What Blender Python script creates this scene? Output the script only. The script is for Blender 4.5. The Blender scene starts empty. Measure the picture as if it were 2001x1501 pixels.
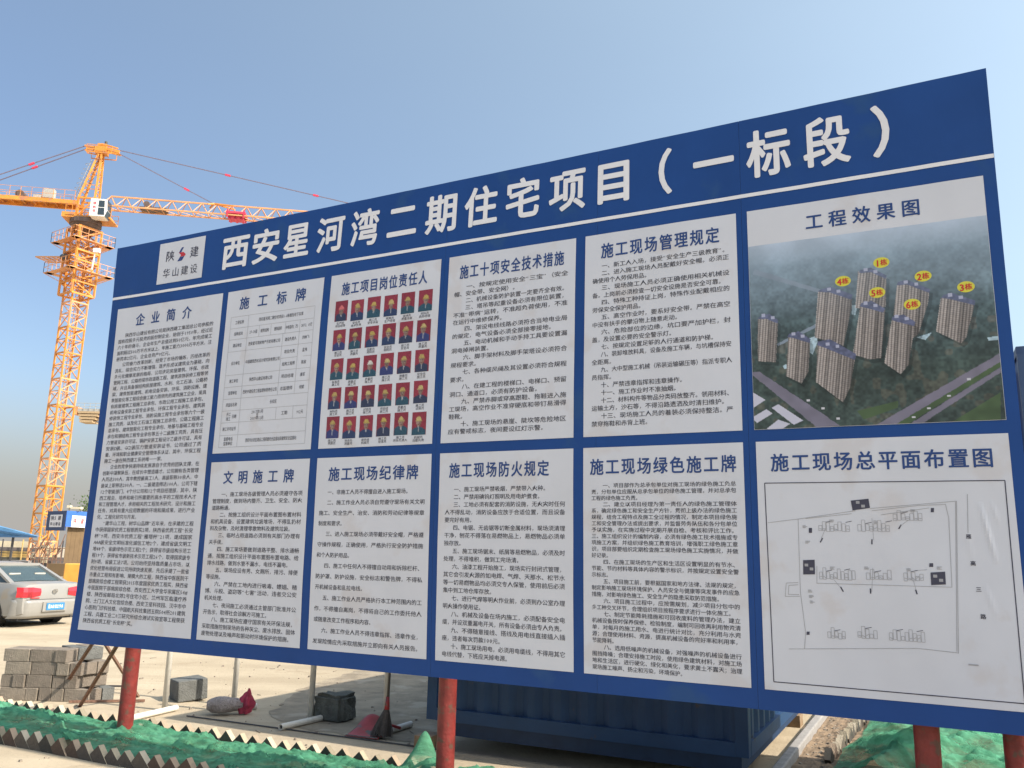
import bpy, math, random
import numpy as np
from mathutils import Vector
random.seed(7)
R = math.radians
sc = bpy.context.scene

# ------------------------------------------------------------------ camera, sky, sun, exposure
H = 1.68                      # eye height
F_PX, PITCH, ROLL = 1642.0, 11.6627, 1.36263
cam_d = bpy.data.cameras.new('camera'); cam = bpy.data.objects.new('camera', cam_d)
sc.collection.objects.link(cam); sc.camera = cam
cam_d.sensor_width = 36.0; cam_d.lens = F_PX / 2001 * 36.0
cam_d.clip_start = 0.05; cam_d.clip_end = 6000
from mathutils import Matrix
cam.matrix_world = (Matrix.Translation((0, 0, H)) @ Matrix.Rotation(R(90 + PITCH), 4, 'X') @ Matrix.Rotation(R(ROLL), 4, 'Z'))

TH = R(-26.5048)              # heading of the billboard
SUN_AZ, SUN_EL = math.degrees(TH) + 5.0, 41.0
world = bpy.data.worlds.new('World'); sc.world = world; world.use_nodes = True
wn = world.node_tree; wn.nodes.clear()
sky = wn.nodes.new('ShaderNodeTexSky'); sky.sky_type = 'NISHITA'; sky.sun_disc = False
sky.sun_elevation = R(SUN_EL); sky.sun_rotation = R(90 - SUN_AZ)
sky.altitude = 0; sky.air_density = 1.0; sky.dust_density = 2.9; sky.ozone_density = 1.6
bg = wn.nodes.new('ShaderNodeBackground'); bg.inputs['Strength'].default_value = 0.120
wo = wn.nodes.new('ShaderNodeOutputWorld')
sdir = (math.cos(R(SUN_AZ)) * math.cos(R(SUN_EL)), math.sin(R(SUN_AZ)) * math.cos(R(SUN_EL)), math.sin(R(SUN_EL)))
# wide pale aureole of a dusty day: extra light growing smoothly towards the sun, all round the sky
wtc = wn.nodes.new('ShaderNodeTexCoord'); wdot = wn.nodes.new('ShaderNodeVectorMath'); wdot.operation = 'DOT_PRODUCT'
wn.links.new(wtc.outputs['Generated'], wdot.inputs[0]); wdot.inputs[1].default_value = sdir
wmr = wn.nodes.new('ShaderNodeMapRange'); wmr.inputs['From Min'].default_value = -0.40; wmr.inputs['From Max'].default_value = 0.40
wmr.inputs['To Min'].default_value = 0.0; wmr.inputs['To Max'].default_value = 1.0; wmr.clamp = False
wmx = wn.nodes.new('ShaderNodeMath'); wmx.operation = 'MAXIMUM'; wmx.inputs[1].default_value = 0.0
wpw = wn.nodes.new('ShaderNodeMath'); wpw.operation = 'POWER'; wpw.inputs[1].default_value = 1.2
wsc = wn.nodes.new('ShaderNodeVectorMath'); wsc.operation = 'SCALE'; wsc.inputs[0].default_value = (1.26, 1.54, 1.36)
wad = wn.nodes.new('ShaderNodeVectorMath'); wad.operation = 'ADD'
wn.links.new(wdot.outputs['Value'], wmr.inputs['Value']); wn.links.new(wmr.outputs[0], wmx.inputs[0]); wn.links.new(wmx.outputs[0], wpw.inputs[0])
wno = wn.nodes.new('ShaderNodeTexNoise'); wno.inputs['Scale'].default_value = 1.3; wno.inputs['Detail'].default_value = 5
wmp = wn.nodes.new('ShaderNodeMapping'); wmp.inputs['Scale'].default_value = (1, 1, 3.5); wn.links.new(wtc.outputs['Generated'], wmp.inputs['Vector']); wn.links.new(wmp.outputs[0], wno.inputs['Vector'])
wnr = wn.nodes.new('ShaderNodeMapRange'); wnr.inputs['From Min'].default_value = 0.3; wnr.inputs['From Max'].default_value = 0.7; wnr.inputs['To Min'].default_value = 0.93; wnr.inputs['To Max'].default_value = 1.07
wn.links.new(wno.outputs['Fac'], wnr.inputs['Value']); wnm = wn.nodes.new('ShaderNodeMath'); wnm.operation = 'MULTIPLY'
wn.links.new(wpw.outputs[0], wnm.inputs[0]); wn.links.new(wnr.outputs[0], wnm.inputs[1]); wn.links.new(wnm.outputs[0], wsc.inputs['Scale']); wn.links.new(sky.outputs[0], wad.inputs[0]); wn.links.new(wsc.outputs[0], wad.inputs[1])
# pale dust haze hugging the horizon all round
wxyz = wn.nodes.new('ShaderNodeSeparateXYZ'); wn.links.new(wtc.outputs['Generated'], wxyz.inputs[0])
whz = wn.nodes.new('ShaderNodeMapRange'); whz.interpolation_type = 'SMOOTHSTEP'
whz.inputs['From Min'].default_value = 0.20; whz.inputs['From Max'].default_value = 0.01; whz.inputs['To Min'].default_value = 0.0; whz.inputs['To Max'].default_value = 0.95
whm = wn.nodes.new('ShaderNodeMixRGB'); whm.inputs['Color2'].default_value = (2.36, 2.26, 2.12, 1)
wn.links.new(wxyz.outputs['Z'], whz.inputs['Value']); wn.links.new(whz.outputs[0], whm.inputs['Fac']); wn.links.new(wad.outputs[0], whm.inputs['Color1'])
wn.links.new(whm.outputs[0], bg.inputs[0]); wn.links.new(bg.outputs[0], wo.inputs[0])
sun_d = bpy.data.lights.new('sun', 'SUN'); sun = bpy.data.objects.new('sun', sun_d); sc.collection.objects.link(sun)
sun_d.energy = 4.2; sun_d.angle = R(0.6); sun_d.color = (1.0, 0.90, 0.76)
sd = Vector((math.cos(R(SUN_AZ)) * math.cos(R(SUN_EL)), math.sin(R(SUN_AZ)) * math.cos(R(SUN_EL)), math.sin(R(SUN_EL))))
sun.rotation_euler = sd.to_track_quat('Z', 'Y').to_euler(); sun.location = sd * 60
sc.view_settings.view_transform = 'Standard'; sc.view_settings.look = 'None'
sc.view_settings.exposure = 0.76; sc.view_settings.gamma = 1.0; sc.view_settings.use_curve_mapping = False
sc.render.engine = 'CYCLES'; sc.cycles.max_bounces = 6

# ------------------------------------------------------------------ materials
def lin(c):
    out = []
    for v in c:
        v /= 255.0
        out.append(v / 12.92 if v <= 0.04045 else ((v + 0.055) / 1.055) ** 2.4)
    return tuple(out)

def mat(name, col, rough=0.7, metal=0.0, var=0.12, scale=6.0, bump=0.0, bscale=40.0, spec=0.4, spots=None, attr=None):
    """principled surface with noise-driven colour variation and fine relief"""
    m = bpy.data.materials.new(name); m.use_nodes = True
    nt = m.node_tree; b = nt.nodes['Principled BSDF']
    b.inputs['Roughness'].default_value = rough; b.inputs['Metallic'].default_value = metal
    b.inputs['Specular IOR Level'].default_value = spec
    if attr:
        a = nt.nodes.new('ShaderNodeAttribute'); a.attribute_name = attr
        nt.links.new(a.outputs['Color'], b.inputs['Base Color']); return m
    tc = nt.nodes.new('ShaderNodeTexCoord')
    n = nt.nodes.new('ShaderNodeTexNoise'); n.inputs['Scale'].default_value = scale; n.inputs['Detail'].default_value = 6
    n.inputs['Roughness'].default_value = 0.6
    nt.links.new(tc.outputs['Object'], n.inputs['Vector'])
    r = nt.nodes.new('ShaderNodeValToRGB')
    r.color_ramp.elements[0].position = 0.3; r.color_ramp.elements[1].position = 0.7
    r.color_ramp.elements[0].color = tuple(max(0, c * (1 - var)) for c in col) + (1,)
    r.color_ramp.elements[1].color = tuple(min(1, c * (1 + var)) for c in col) + (1,)
    nt.links.new(n.outputs['Fac'], r.inputs['Fac'])
    last = r.outputs['Color']
    if spots:                    # (colour, scale, threshold) dirt or rust spots
        n2 = nt.nodes.new('ShaderNodeTexNoise'); n2.inputs['Scale'].default_value = spots[1]; n2.inputs['Detail'].default_value = 8
        nt.links.new(tc.outputs['Object'], n2.inputs['Vector'])
        r2 = nt.nodes.new('ShaderNodeValToRGB')
        r2.color_ramp.elements[0].position = spots[2]; r2.color_ramp.elements[0].color = (0, 0, 0, 1)
        r2.color_ramp.elements[1].position = min(1, spots[2] + 0.08); r2.color_ramp.elements[1].color = (1, 1, 1, 1)
        nt.links.new(n2.outputs['Fac'], r2.inputs['Fac'])
        mx = nt.nodes.new('ShaderNodeMixRGB'); nt.links.new(r2.outputs['Color'], mx.inputs['Fac'])
        nt.links.new(last, mx.inputs['Color1']); mx.inputs['Color2'].default_value = tuple(spots[0]) + (1,)
        last = mx.outputs['Color']
    nt.links.new(last, b.inputs['Base Color'])
    if bump:
        n3 = nt.nodes.new('ShaderNodeTexNoise'); n3.inputs['Scale'].default_value = bscale; n3.inputs['Detail'].default_value = 5
        nt.links.new(tc.outputs['Object'], n3.inputs['Vector'])
        bp = nt.nodes.new('ShaderNodeBump'); bp.inputs['Strength'].default_value = bump; bp.inputs['Distance'].default_value = 0.02
        nt.links.new(n3.outputs['Fac'], bp.inputs['Height']); nt.links.new(bp.outputs['Normal'], b.inputs['Normal'])
    return m

M = {}
M['board_blue'] = mat('board_blue', (0.0125, 0.058, 0.225), 0.5, var=0.10, scale=1.3, spec=0.22, spots=((0.020, 0.070, 0.21), 2.3, 0.60))
M['board_edge'] = mat('board_edge', (0.055, 0.10, 0.20), 0.5)
M['paper'] = mat('paper', (0.595, 0.608, 0.665), 0.42, var=0.035, scale=1.6, spec=0.35, spots=((0.57, 0.56, 0.59), 3.1, 0.58))
M['white_print'] = mat('white_print', (0.74, 0.73, 0.76), 0.45, var=0.03, scale=3)
M['navy_ink'] = mat('navy_ink', (0.018, 0.055, 0.20), 0.5, var=0.08, scale=20)
M['black_ink'] = mat('black_ink', (0.055, 0.055, 0.075), 0.5, var=0.3, scale=30)
M['grey_ink'] = mat('grey_ink', (0.33, 0.33, 0.35), 0.5, var=0.1)
M['dark_ink'] = mat('dark_ink', (0.05, 0.05, 0.08), 0.5, var=0.1)
M['emblem_red'] = mat('emblem_red', (0.50, 0.03, 0.04), 0.5)
M['emblem_blue'] = mat('emblem_blue', (0.02, 0.05, 0.20), 0.5)
M['print'] = mat('print', (1, 1, 1), 0.4, attr='Col', spec=0.3)
M['post_red'] = mat('post_red', (0.185, 0.028, 0.024), 0.45, var=0.3, scale=9, bump=0.25, bscale=45, spots=((0.11, 0.055, 0.04), 16, 0.56))
M['rusty'] = mat('rusty', (0.21, 0.12, 0.085), 0.75, var=0.35, scale=25, bump=0.3)
M['steel_dark'] = mat('steel_dark', (0.06, 0.06, 0.065), 0.6, var=0.2)
M['white_steel'] = mat('white_steel', (0.66, 0.64, 0.58), 0.4, var=0.10, scale=18, spots=((0.35, 0.27, 0.19), 30, 0.72))
M['container_blue'] = mat('container_blue', (0.010, 0.046, 0.125), 0.5, var=0.15, scale=3, bump=0.1, bscale=20, spots=((0.05, 0.045, 0.05), 9, 0.68))
M['container_dark'] = mat('container_dark', (0.014, 0.035, 0.085), 0.6, var=0.2)
M['kerb'] = mat('kerb', (0.27, 0.26, 0.25), 0.8, var=0.15, scale=12, bump=0.3)
M['wood'] = mat('wood', (0.26, 0.18, 0.11), 0.8, var=0.25, scale=12)
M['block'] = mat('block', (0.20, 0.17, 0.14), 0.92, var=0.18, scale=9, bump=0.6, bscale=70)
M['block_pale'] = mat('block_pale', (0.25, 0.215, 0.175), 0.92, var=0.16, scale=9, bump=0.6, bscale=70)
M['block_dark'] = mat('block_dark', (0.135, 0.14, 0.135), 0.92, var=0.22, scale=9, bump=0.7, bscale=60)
M['rock'] = mat('rock', (0.12, 0.125, 0.11), 0.95, var=0.3, scale=14, bump=1.0, bscale=45)
for i, c in enumerate([(0.070, 0.060, 0.052), (0.058, 0.046, 0.038), (0.095, 0.080, 0.064), (0.045, 0.042, 0.036), (0.080, 0.055, 0.042)]):  # dark base colours carry the shade of the upright brick faces
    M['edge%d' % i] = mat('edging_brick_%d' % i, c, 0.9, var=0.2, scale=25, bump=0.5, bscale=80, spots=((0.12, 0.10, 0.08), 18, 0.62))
def sunlit_tops(m, dust):           # paints sunlight: upward faces turn pale, upright faces keep the dark colour
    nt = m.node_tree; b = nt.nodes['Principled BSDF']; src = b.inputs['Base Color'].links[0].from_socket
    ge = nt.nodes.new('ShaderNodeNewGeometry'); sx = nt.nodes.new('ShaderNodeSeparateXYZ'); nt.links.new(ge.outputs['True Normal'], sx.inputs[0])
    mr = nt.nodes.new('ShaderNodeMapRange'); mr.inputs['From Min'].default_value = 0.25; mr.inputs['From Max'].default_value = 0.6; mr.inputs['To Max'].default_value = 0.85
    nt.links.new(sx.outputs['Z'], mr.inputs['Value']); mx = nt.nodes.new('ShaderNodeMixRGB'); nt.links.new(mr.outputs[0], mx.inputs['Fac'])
    nt.links.new(src, mx.inputs['Color1']); mx.inputs['Color2'].default_value = dust + (1,); nt.links.new(mx.outputs[0], b.inputs['Base Color'])  # pale top colour mixed in by normal, standing for sun
for i, c in enumerate([(0.48, 0.41, 0.30), (0.38, 0.31, 0.23), (0.56, 0.49, 0.38), (0.30, 0.26, 0.19), (0.44, 0.34, 0.25)]): sunlit_tops(M['edge%d' % i], c)  # pale tones painted on the upward slopes as sunlight
M['soil'] = mat('soil', (0.20, 0.145, 0.095), 0.95, var=0.35, scale=9, bump=1.0, bscale=25)
M['net'] = None
M['sack'] = mat('sack', (0.34, 0.30, 0.29), 0.85, var=0.3, scale=45, bump=0.8, bscale=120, spots=((0.20, 0.08, 0.07), 14, 0.66))
M['pink'] = mat('pink', (0.45, 0.05, 0.10), 0.6, var=0.3, scale=25)
M['pan_red'] = mat('pan_red', (0.36, 0.045, 0.05), 0.4, var=0.25, scale=9, spots=((0.12, 0.10, 0.09), 12, 0.56))
M['bristle'] = mat('bristle', (0.10, 0.09, 0.085), 0.9, var=0.3, scale=60)
M['handle'] = mat('handle', (0.10, 0.09, 0.085), 0.5)
M['crane'] = mat('crane', (0.66, 0.275, 0.052), 0.5, var=0.2, scale=0.9, spots=((0.45, 0.20, 0.11), 1.6, 0.56))
M['crane_pale'] = mat('crane_pale', (0.66, 0.33, 0.15), 0.5, var=0.2, scale=0.9)
M['crane_dark'] = mat('crane_dark', (0.12, 0.085, 0.075), 0.6, var=0.3, scale=1.5)
M['crane_tie'] = mat('crane_tie', (0.16, 0.14, 0.20), 0.6)
M['crane_red'] = mat('crane_red', (0.62, 0.05, 0.10), 0.5)
M['crane_grey'] = mat('crane_grey', (0.40, 0.40, 0.38), 0.6)
M['cab_white'] = mat('cab_white', (0.80, 0.80, 0.76), 0.45, var=0.06)
M['glass_dark'] = mat('glass_dark', (0.030, 0.045, 0.055), 0.08, var=0.1, spec=0.8)
M['ballast'] = mat('ballast', (0.45, 0.33, 0.20), 0.85, var=0.2)
M['car_silver'] = mat('car_silver', (0.31, 0.305, 0.29), 0.30, 0.25, var=0.05, scale=2, spots=((0.34, 0.30, 0.25), 2.2, 0.62))
M['car_glass'] = mat('car_glass', (0.05, 0.075, 0.08), 0.06, var=0.1, spec=1.0)
M['car_black'] = mat('car_black', (0.02, 0.02, 0.022), 0.7)
M['tyre'] = mat('tyre', (0.025, 0.024, 0.023), 0.9, var=0.2, bump=0.4)
M['rim'] = mat('rim', (0.35, 0.35, 0.36), 0.35, 0.8)
M['lamp_red'] = mat('lamp_red', (0.58, 0.02, 0.035), 0.15, var=0.2, scale=9, spec=0.8)
M['lamp_red_dark'] = mat('lamp_red_dark', (0.28, 0.01, 0.02), 0.15, var=0.2, scale=9, spec=0.8)
M['plate_blue'] = mat('plate_blue', (0.04, 0.20, 0.42), 0.4)
M['chrome'] = mat('chrome', (0.6, 0.6, 0.6), 0.12, 1.0)
M['cushion'] = mat('cushion', (0.45, 0.42, 0.37), 0.9)
M['awning'] = mat('awning', (0.10, 0.24, 0.42), 0.6, var=0.3, scale=1.2)
M['awning_stripe'] = mat('awning_stripe', (0.04, 0.10, 0.20), 0.6)
M['cream'] = mat('cream', (0.62, 0.55, 0.40), 0.8, var=0.15, scale=0.7)
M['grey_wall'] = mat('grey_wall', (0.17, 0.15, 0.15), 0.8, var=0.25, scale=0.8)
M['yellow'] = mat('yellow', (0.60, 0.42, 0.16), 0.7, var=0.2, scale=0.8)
M['dark_base'] = mat('dark_base', (0.07, 0.07, 0.06), 0.85, var=0.3, scale=1)
M['brown'] = mat('brown', (0.145, 0.097, 0.052), 0.85, var=0.12, scale=2)
M['orange_box'] = mat('orange_box', (0.72, 0.36, 0.07), 0.6, var=0.15, scale=1.5)
M['sign_blue_shaded'] = mat('sign_blue_shaded', (0.018, 0.045, 0.13), 0.5)  # darker blue stands in for shade on the left face
M['sign_blue_sunlit'] = mat('sign_blue_sunlit', (0.035, 0.13, 0.48), 0.5)  # brighter blue paints sunlight onto the right face
M['leaf'] = mat('leaf', (0.06, 0.10, 0.03), 0.8, var=0.3)

# ground: dusty pale concrete and packed earth
def ground_mat():
    m = bpy.data.materials.new('dusty_ground'); m.use_nodes = True; nt = m.node_tree; b = nt.nodes['Principled BSDF']
    b.inputs['Roughness'].default_value = 0.93; b.inputs['Specular IOR Level'].default_value = 0.2
    tc = nt.nodes.new('ShaderNodeTexCoord')
    def noise(s, d, rr=0.6, dist=0.0):
        n = nt.nodes.new('ShaderNodeTexNoise'); n.inputs['Scale'].default_value = s; n.inputs['Detail'].default_value = d
        n.inputs['Roughness'].default_value = rr; n.inputs['Distortion'].default_value = dist
        nt.links.new(tc.outputs['Object'], n.inputs['Vector']); return n
    def ramp(n, p0, p1, c0, c1):
        r = nt.nodes.new('ShaderNodeValToRGB'); e = r.color_ramp.elements
        e[0].position = p0; e[1].position = p1; e[0].color = c0 + (1,); e[1].color = c1 + (1,)
        nt.links.new(n.outputs['Fac'], r.inputs['Fac']); return r
    base = ramp(noise(0.35, 8, 0.65), 0.35, 0.68, (0.36, 0.30, 0.215), (0.50, 0.425, 0.315))
    dirt = ramp(noise(0.9, 10, 0.7, 0.6), 0.58, 0.66, (0, 0, 0), (0.55, 0.55, 0.55))
    mx = nt.nodes.new('ShaderNodeMixRGB'); nt.links.new(dirt.outputs[0], mx.inputs['Fac'])
    nt.links.new(base.outputs[0], mx.inputs['Color1']); mx.inputs['Color2'].default_value = (0.27, 0.21, 0.14, 1)
    mpt = nt.nodes.new('ShaderNodeMapping'); mpt.inputs['Rotation'].default_value = (0, 0, R(62)); mpt.inputs['Scale'].default_value = (0.22, 2.6, 1)
    nt.links.new(tc.outputs['Object'], mpt.inputs['Vector']); ntr = noise(1.0, 5, 0.55, 0.3); nt.links.new(mpt.outputs[0], ntr.inputs['Vector'])
    trk = ramp(ntr, 0.52, 0.60, (0, 0, 0), (0.32, 0.32, 0.32)); mt_ = nt.nodes.new('ShaderNodeMixRGB'); nt.links.new(trk.outputs[0], mt_.inputs['Fac'])
    nt.links.new(mx.outputs[0], mt_.inputs['Color1']); mt_.inputs['Color2'].default_value = (0.31, 0.255, 0.18, 1); mx = mt_
    peb = ramp(noise(38, 3, 0.5), 0.64, 0.70, (0, 0, 0), (0.6, 0.6, 0.6))
    mx2 = nt.nodes.new('ShaderNodeMixRGB'); nt.links.new(peb.outputs[0], mx2.inputs['Fac'])
    nt.links.new(mx.outputs[0], mx2.inputs['Color1']); mx2.inputs['Color2'].default_value = (0.22, 0.19, 0.15, 1)
    nt.links.new(mx2.outputs[0], b.inputs['Base Color'])
    bp = nt.nodes.new('ShaderNodeBump'); bp.inputs['Strength'].default_value = 0.5; bp.inputs['Distance'].default_value = 0.02
    nt.links.new(noise(22, 8).outputs['Fac'], bp.inputs['Height']); nt.links.new(bp.outputs[0], b.inputs['Normal'])
    return m
M['ground'] = ground_mat()

def net_mat():
    m = bpy.data.materials.new('dust_net'); m.use_nodes = True; nt = m.node_tree; b = nt.nodes['Principled BSDF']
    b.inputs['Roughness'].default_value = 0.75; b.inputs['Specular IOR Level'].default_value = 0.15
    tc = nt.nodes.new('ShaderNodeTexCoord')
    mp = nt.nodes.new('ShaderNodeMapping'); mp.inputs['Rotation'].default_value = (0, 0, TH); mp.inputs['Scale'].default_value = (1.0, 5.0, 5.0)
    nt.links.new(tc.outputs['Object'], mp.inputs['Vector'])
    n = nt.nodes.new('ShaderNodeTexNoise'); n.inputs['Scale'].default_value = 2.6; n.inputs['Detail'].default_value = 12; n.inputs['Roughness'].default_value = 0.78
    nt.links.new(mp.outputs[0], n.inputs['Vector'])
    r = nt.nodes.new('ShaderNodeValToRGB'); e = r.color_ramp.elements
    e[0].position = 0.30; e[0].color = (0.19, 0.17, 0.11, 1); e[1].position = 0.62; e[1].color = (0.19, 0.58, 0.37, 1)
    k = e.new(0.42); k.color = (0.12, 0.37, 0.22, 1)
    nt.links.new(n.outputs['Fac'], r.inputs['Fac']); nt.links.new(r.outputs[0], b.inputs['Base Color'])
    tr = nt.nodes.new('ShaderNodeBsdfTransparent'); mx = nt.nodes.new('ShaderNodeMixShader')
    v = nt.nodes.new('ShaderNodeTexNoise'); v.inputs['Scale'].default_value = 5.0; v.inputs['Detail'].default_value = 6
    nt.links.new(tc.outputs['Object'], v.inputs['Vector'])
    r2 = nt.nodes.new('ShaderNodeMapRange'); r2.inputs['From Min'].default_value = 0.35; r2.inputs['From Max'].default_value = 0.7
    r2.inputs['To Min'].default_value = 0.05; r2.inputs['To Max'].default_value = 0.62
    nt.links.new(v.outputs['Fac'], r2.inputs['Value']); nt.links.new(r2.outputs[0], mx.inputs['Fac'])
    tl = nt.nodes.new('ShaderNodeBsdfTranslucent'); tl.inputs['Color'].default_value = (0.08, 0.42, 0.24, 1)
    mt = nt.nodes.new('ShaderNodeMixShader'); mt.inputs['Fac'].default_value = 0.3
    nt.links.new(b.outputs[0], mt.inputs[1]); nt.links.new(tl.outputs[0], mt.inputs[2])
    nt.links.new(mt.outputs[0], mx.inputs[1]); nt.links.new(tr.outputs[0], mx.inputs[2])
    nt.links.new(mx.outputs[0], nt.nodes['Material Output'].inputs['Surface'])
    bp = nt.nodes.new('ShaderNodeBump'); bp.inputs['Strength'].default_value = 1.0; bp.inputs['Distance'].default_value = 0.03
    n4 = nt.nodes.new('ShaderNodeTexNoise'); n4.inputs['Scale'].default_value = 9; n4.inputs['Detail'].default_value = 10; n4.inputs['Roughness'].default_value = 0.7
    nt.links.new(mp.outputs[0], n4.inputs['Vector']); nt.links.new(n4.outputs['Fac'], bp.inputs['Height'])
    nt.links.new(bp.outputs[0], b.inputs['Normal'])
    return m
M['net'] = net_mat()

# ------------------------------------------------------------------ mesh helpers
C = sc.collection
class MB:
    def __init__(s): s.v = []; s.f = []; s.mi = []; s.smooth = False
    def add(s, vs, fs, mi=0):
        n = len(s.v); s.v += [tuple(v) for v in vs]; s.f += [tuple(i + n for i in f) for f in fs]; s.mi += [mi] * len(fs)
    def box(s, c, size, rot=None, mi=0, taper=1.0):
        x, y, z = [d / 2 for d in size]
        vs = [Vector((sx * x * (taper if sz > 0 else 1), sy * y * (taper if sz > 0 else 1), sz * z)) for sz in (-1, 1) for sy in (-1, 1) for sx in (-1, 1)]
        if rot is not None: vs = [rot @ v for v in vs]
        c = Vector(c)
        s.add([v + c for v in vs], [(0, 2, 3, 1), (4, 5, 7, 6), (0, 1, 5, 4), (2, 6, 7, 3), (0, 4, 6, 2), (1, 3, 7, 5)], mi)
    def bar(s, a, b, w, h=None, mi=0):       # square bar between two points
        a = Vector(a); b = Vector(b); h = h or w; d = (b - a)
        if d.length < 1e-6: return
        q = d.to_track_quat('Z', 'Y').to_matrix()
        s.box((a + b) / 2, (w, h, d.length), q, mi)
    def tube(s, a, b, r, n=10, r2=None, mi=0, cap=True):
        a = Vector(a); b = Vector(b); r2 = r if r2 is None else r2
        q = (b - a).to_track_quat('Z', 'Y').to_matrix(); vs = []
        for p, rr in ((a, r), (b, r2)):
            for i in range(n):
                t = 2 * math.pi * i / n; vs.append(p + q @ Vector((rr * math.cos(t), rr * math.sin(t), 0)))
        fs = [(i, (i + 1) % n, n + (i + 1) % n, n + i) for i in range(n)]
        if cap: fs += [tuple(range(n))[::-1], tuple(range(n, 2 * n))]
        s.add(vs, fs, mi)
    def grid(s, nu, nv, fn, mi=0):
        vs = [fn(i / nu, j / nv) for j in range(nv + 1) for i in range(nu + 1)]
        fs = [(j * (nu + 1) + i, j * (nu + 1) + i + 1, (j + 1) * (nu + 1) + i + 1, (j + 1) * (nu + 1) + i) for j in range(nv) for i in range(nu)]
        s.add(vs, fs, mi)
def link(name, me, parent=None):
    o = bpy.data.objects.new(name, me); C.objects.link(o)
    if parent is not None: o.parent = parent
    return o
def obj(name, mb, mats, parent=None, smooth=False, label=None):
    me = bpy.data.meshes.new(name); me.from_pydata(mb.v, [], mb.f)
    if not isinstance(mats, (list, tuple)): mats = [mats]
    for m in mats: me.materials.append(m)
    if len(mats) > 1: me.polygons.foreach_set('material_index', mb.mi)
    if smooth: me.polygons.foreach_set('use_smooth', [True] * len(me.polygons))
    me.update(); o = link(name, me, parent)
    if label: o['label'] = label
    return o
def thing(name, label, cat, group=None, loc=(0, 0, 0), rz=0):
    o = bpy.data.objects.new(name, None); C.objects.link(o); o.location = loc; o.rotation_euler = (0, 0, rz); o.empty_display_size = 0.2
    return tag(o, label, cat, group)
def tag(o, label, cat, group=None):
    o['label'] = label; o['category'] = cat
    if group: o['group'] = group
    return o
def struct(o): o['kind'] = 'structure'; return o
def bevel(o, w=0.01, seg=2):
    b = o.modifiers.new('bevel', 'BEVEL'); b.width = w; b.segments = seg; b.limit_method = 'ANGLE'; return o

# real-world coordinates: t runs along the billboard to the right, nb points away behind it
T3 = Vector((math.cos(TH), math.sin(TH), 0)); N3 = Vector((math.sin(TH), -math.cos(TH), 0)); NB = -N3
O3 = Vector((-3.9867, 8.0, 0))
BW, BZ0, BZ1 = 7.621, 0.829, 4.645
def UP(u, p, z=0.0): return O3 + T3 * u + NB * p + Vector((0, 0, z))
def bend(u, z):
    s = u / BW; t = (z - BZ0) / (BZ1 - BZ0)
    rip = 0.0011 * math.sin(u * 11.3 + 1.7 * math.sin(z * 3.1)) + 0.0009 * math.sin(z * 8.7 + 1.3 * math.sin(u * 2.9)) + 0.0005 * math.sin(u * 27 + z * 9)
    return rip - 0.0451 * (1 - 0.4 * math.exp(-s / 0.06)) * 4 * t * (1 - t) - 0.0428 * 4 * s * (1 - s) + 0.0978 * 16 * s * (1 - s) * t * (1 - t)
def creases(u, z):      # shallow folds in the vinyl of the site plan sheet and small ripples elsewhere
    d = 0.0
    for (u0, z0, u1, z1, a, w) in ((7.385, 2.03, 7.440, 1.72, 0.0075, 0.012), (7.37, 1.60, 7.42, 1.42, 0.0028, 0.014),
                                   (7.44, 2.05, 7.47, 1.92, 0.0030, 0.010), (7.30, 1.92, 7.33, 1.70, 0.0022, 0.016)):
        du, dz = u1 - u0, z1 - z0; L2 = du * du + dz * dz
        k = max(0, min(1, ((u - u0) * du + (z - z0) * dz) / L2)); q = math.hypot(u - u0 - k * du, z - z0 - k * dz)
        d += a * math.exp(-(q / w) ** 2) * math.sin(math.pi * min(1, max(0.0, 0.08 + 0.84 * k)))
    return d
def BP(u, z, off=0.0):
    if z > 4.10: z += (z - 4.10) / (BZ1 - 4.10) * (-0.022 * (1 - u / BW) + 0.014 * u / BW)
    return UP(u, 0, z) + N3 * (bend(u, z) + off)

# ------------------------------------------------------------------ lettering from the built-in font
_gl = {}
def glyph(ch, res=1):
    k = (ch, res)
    if k in _gl: return _gl[k]
    cu = bpy.data.curves.new('glyph', 'FONT'); cu.body = ch; cu.size = 1; cu.resolution_u = res
    o = bpy.data.objects.new('glyph', cu); C.objects.link(o)
    me = o.evaluated_get(bpy.context.evaluated_depsgraph_get()).to_mesh()
    vs = [(v.co.x, v.co.y) for v in me.vertices]; fs = [tuple(p.vertices) for p in me.polygons]
    bpy.data.objects.remove(o); bpy.data.curves.remove(cu)
    _gl[k] = (vs, fs); return _gl[k]
HALF = set('0123456789ABCDGV#“”·-SK')
def adv(ch): return 0.56 if ch in HALF else 1.0
def put(mb, ch, fn, bold=0.0, mi=0):
    """lay one glyph; bold > 0 thickens its strokes by printing it over itself, each layer a hair proud of the last"""
    vs, fs = glyph(ch, 3 if bold >= 0.015 else 1)
    if bold < 0.006: mb.add([fn(x, y) for x, y in vs], fs, mi); return
    sh = [(-1, -.5), (1, .5)] if bold <= 0.012 else [(-1, -1), (1, -1), (1, 1), (-1, 1)] if bold < 0.02 else [(math.cos(q), .85 * math.sin(q)) for q in [math.pi / 4 * j for j in range(8)]] + [(0, 0)]
    for k, (dx, dy) in enumerate(sh): mb.add([Vector(fn(x + dx * bold, y + dy * bold)) + N3 * (0.00012 * k) for x, y in vs], fs, mi)
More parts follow.
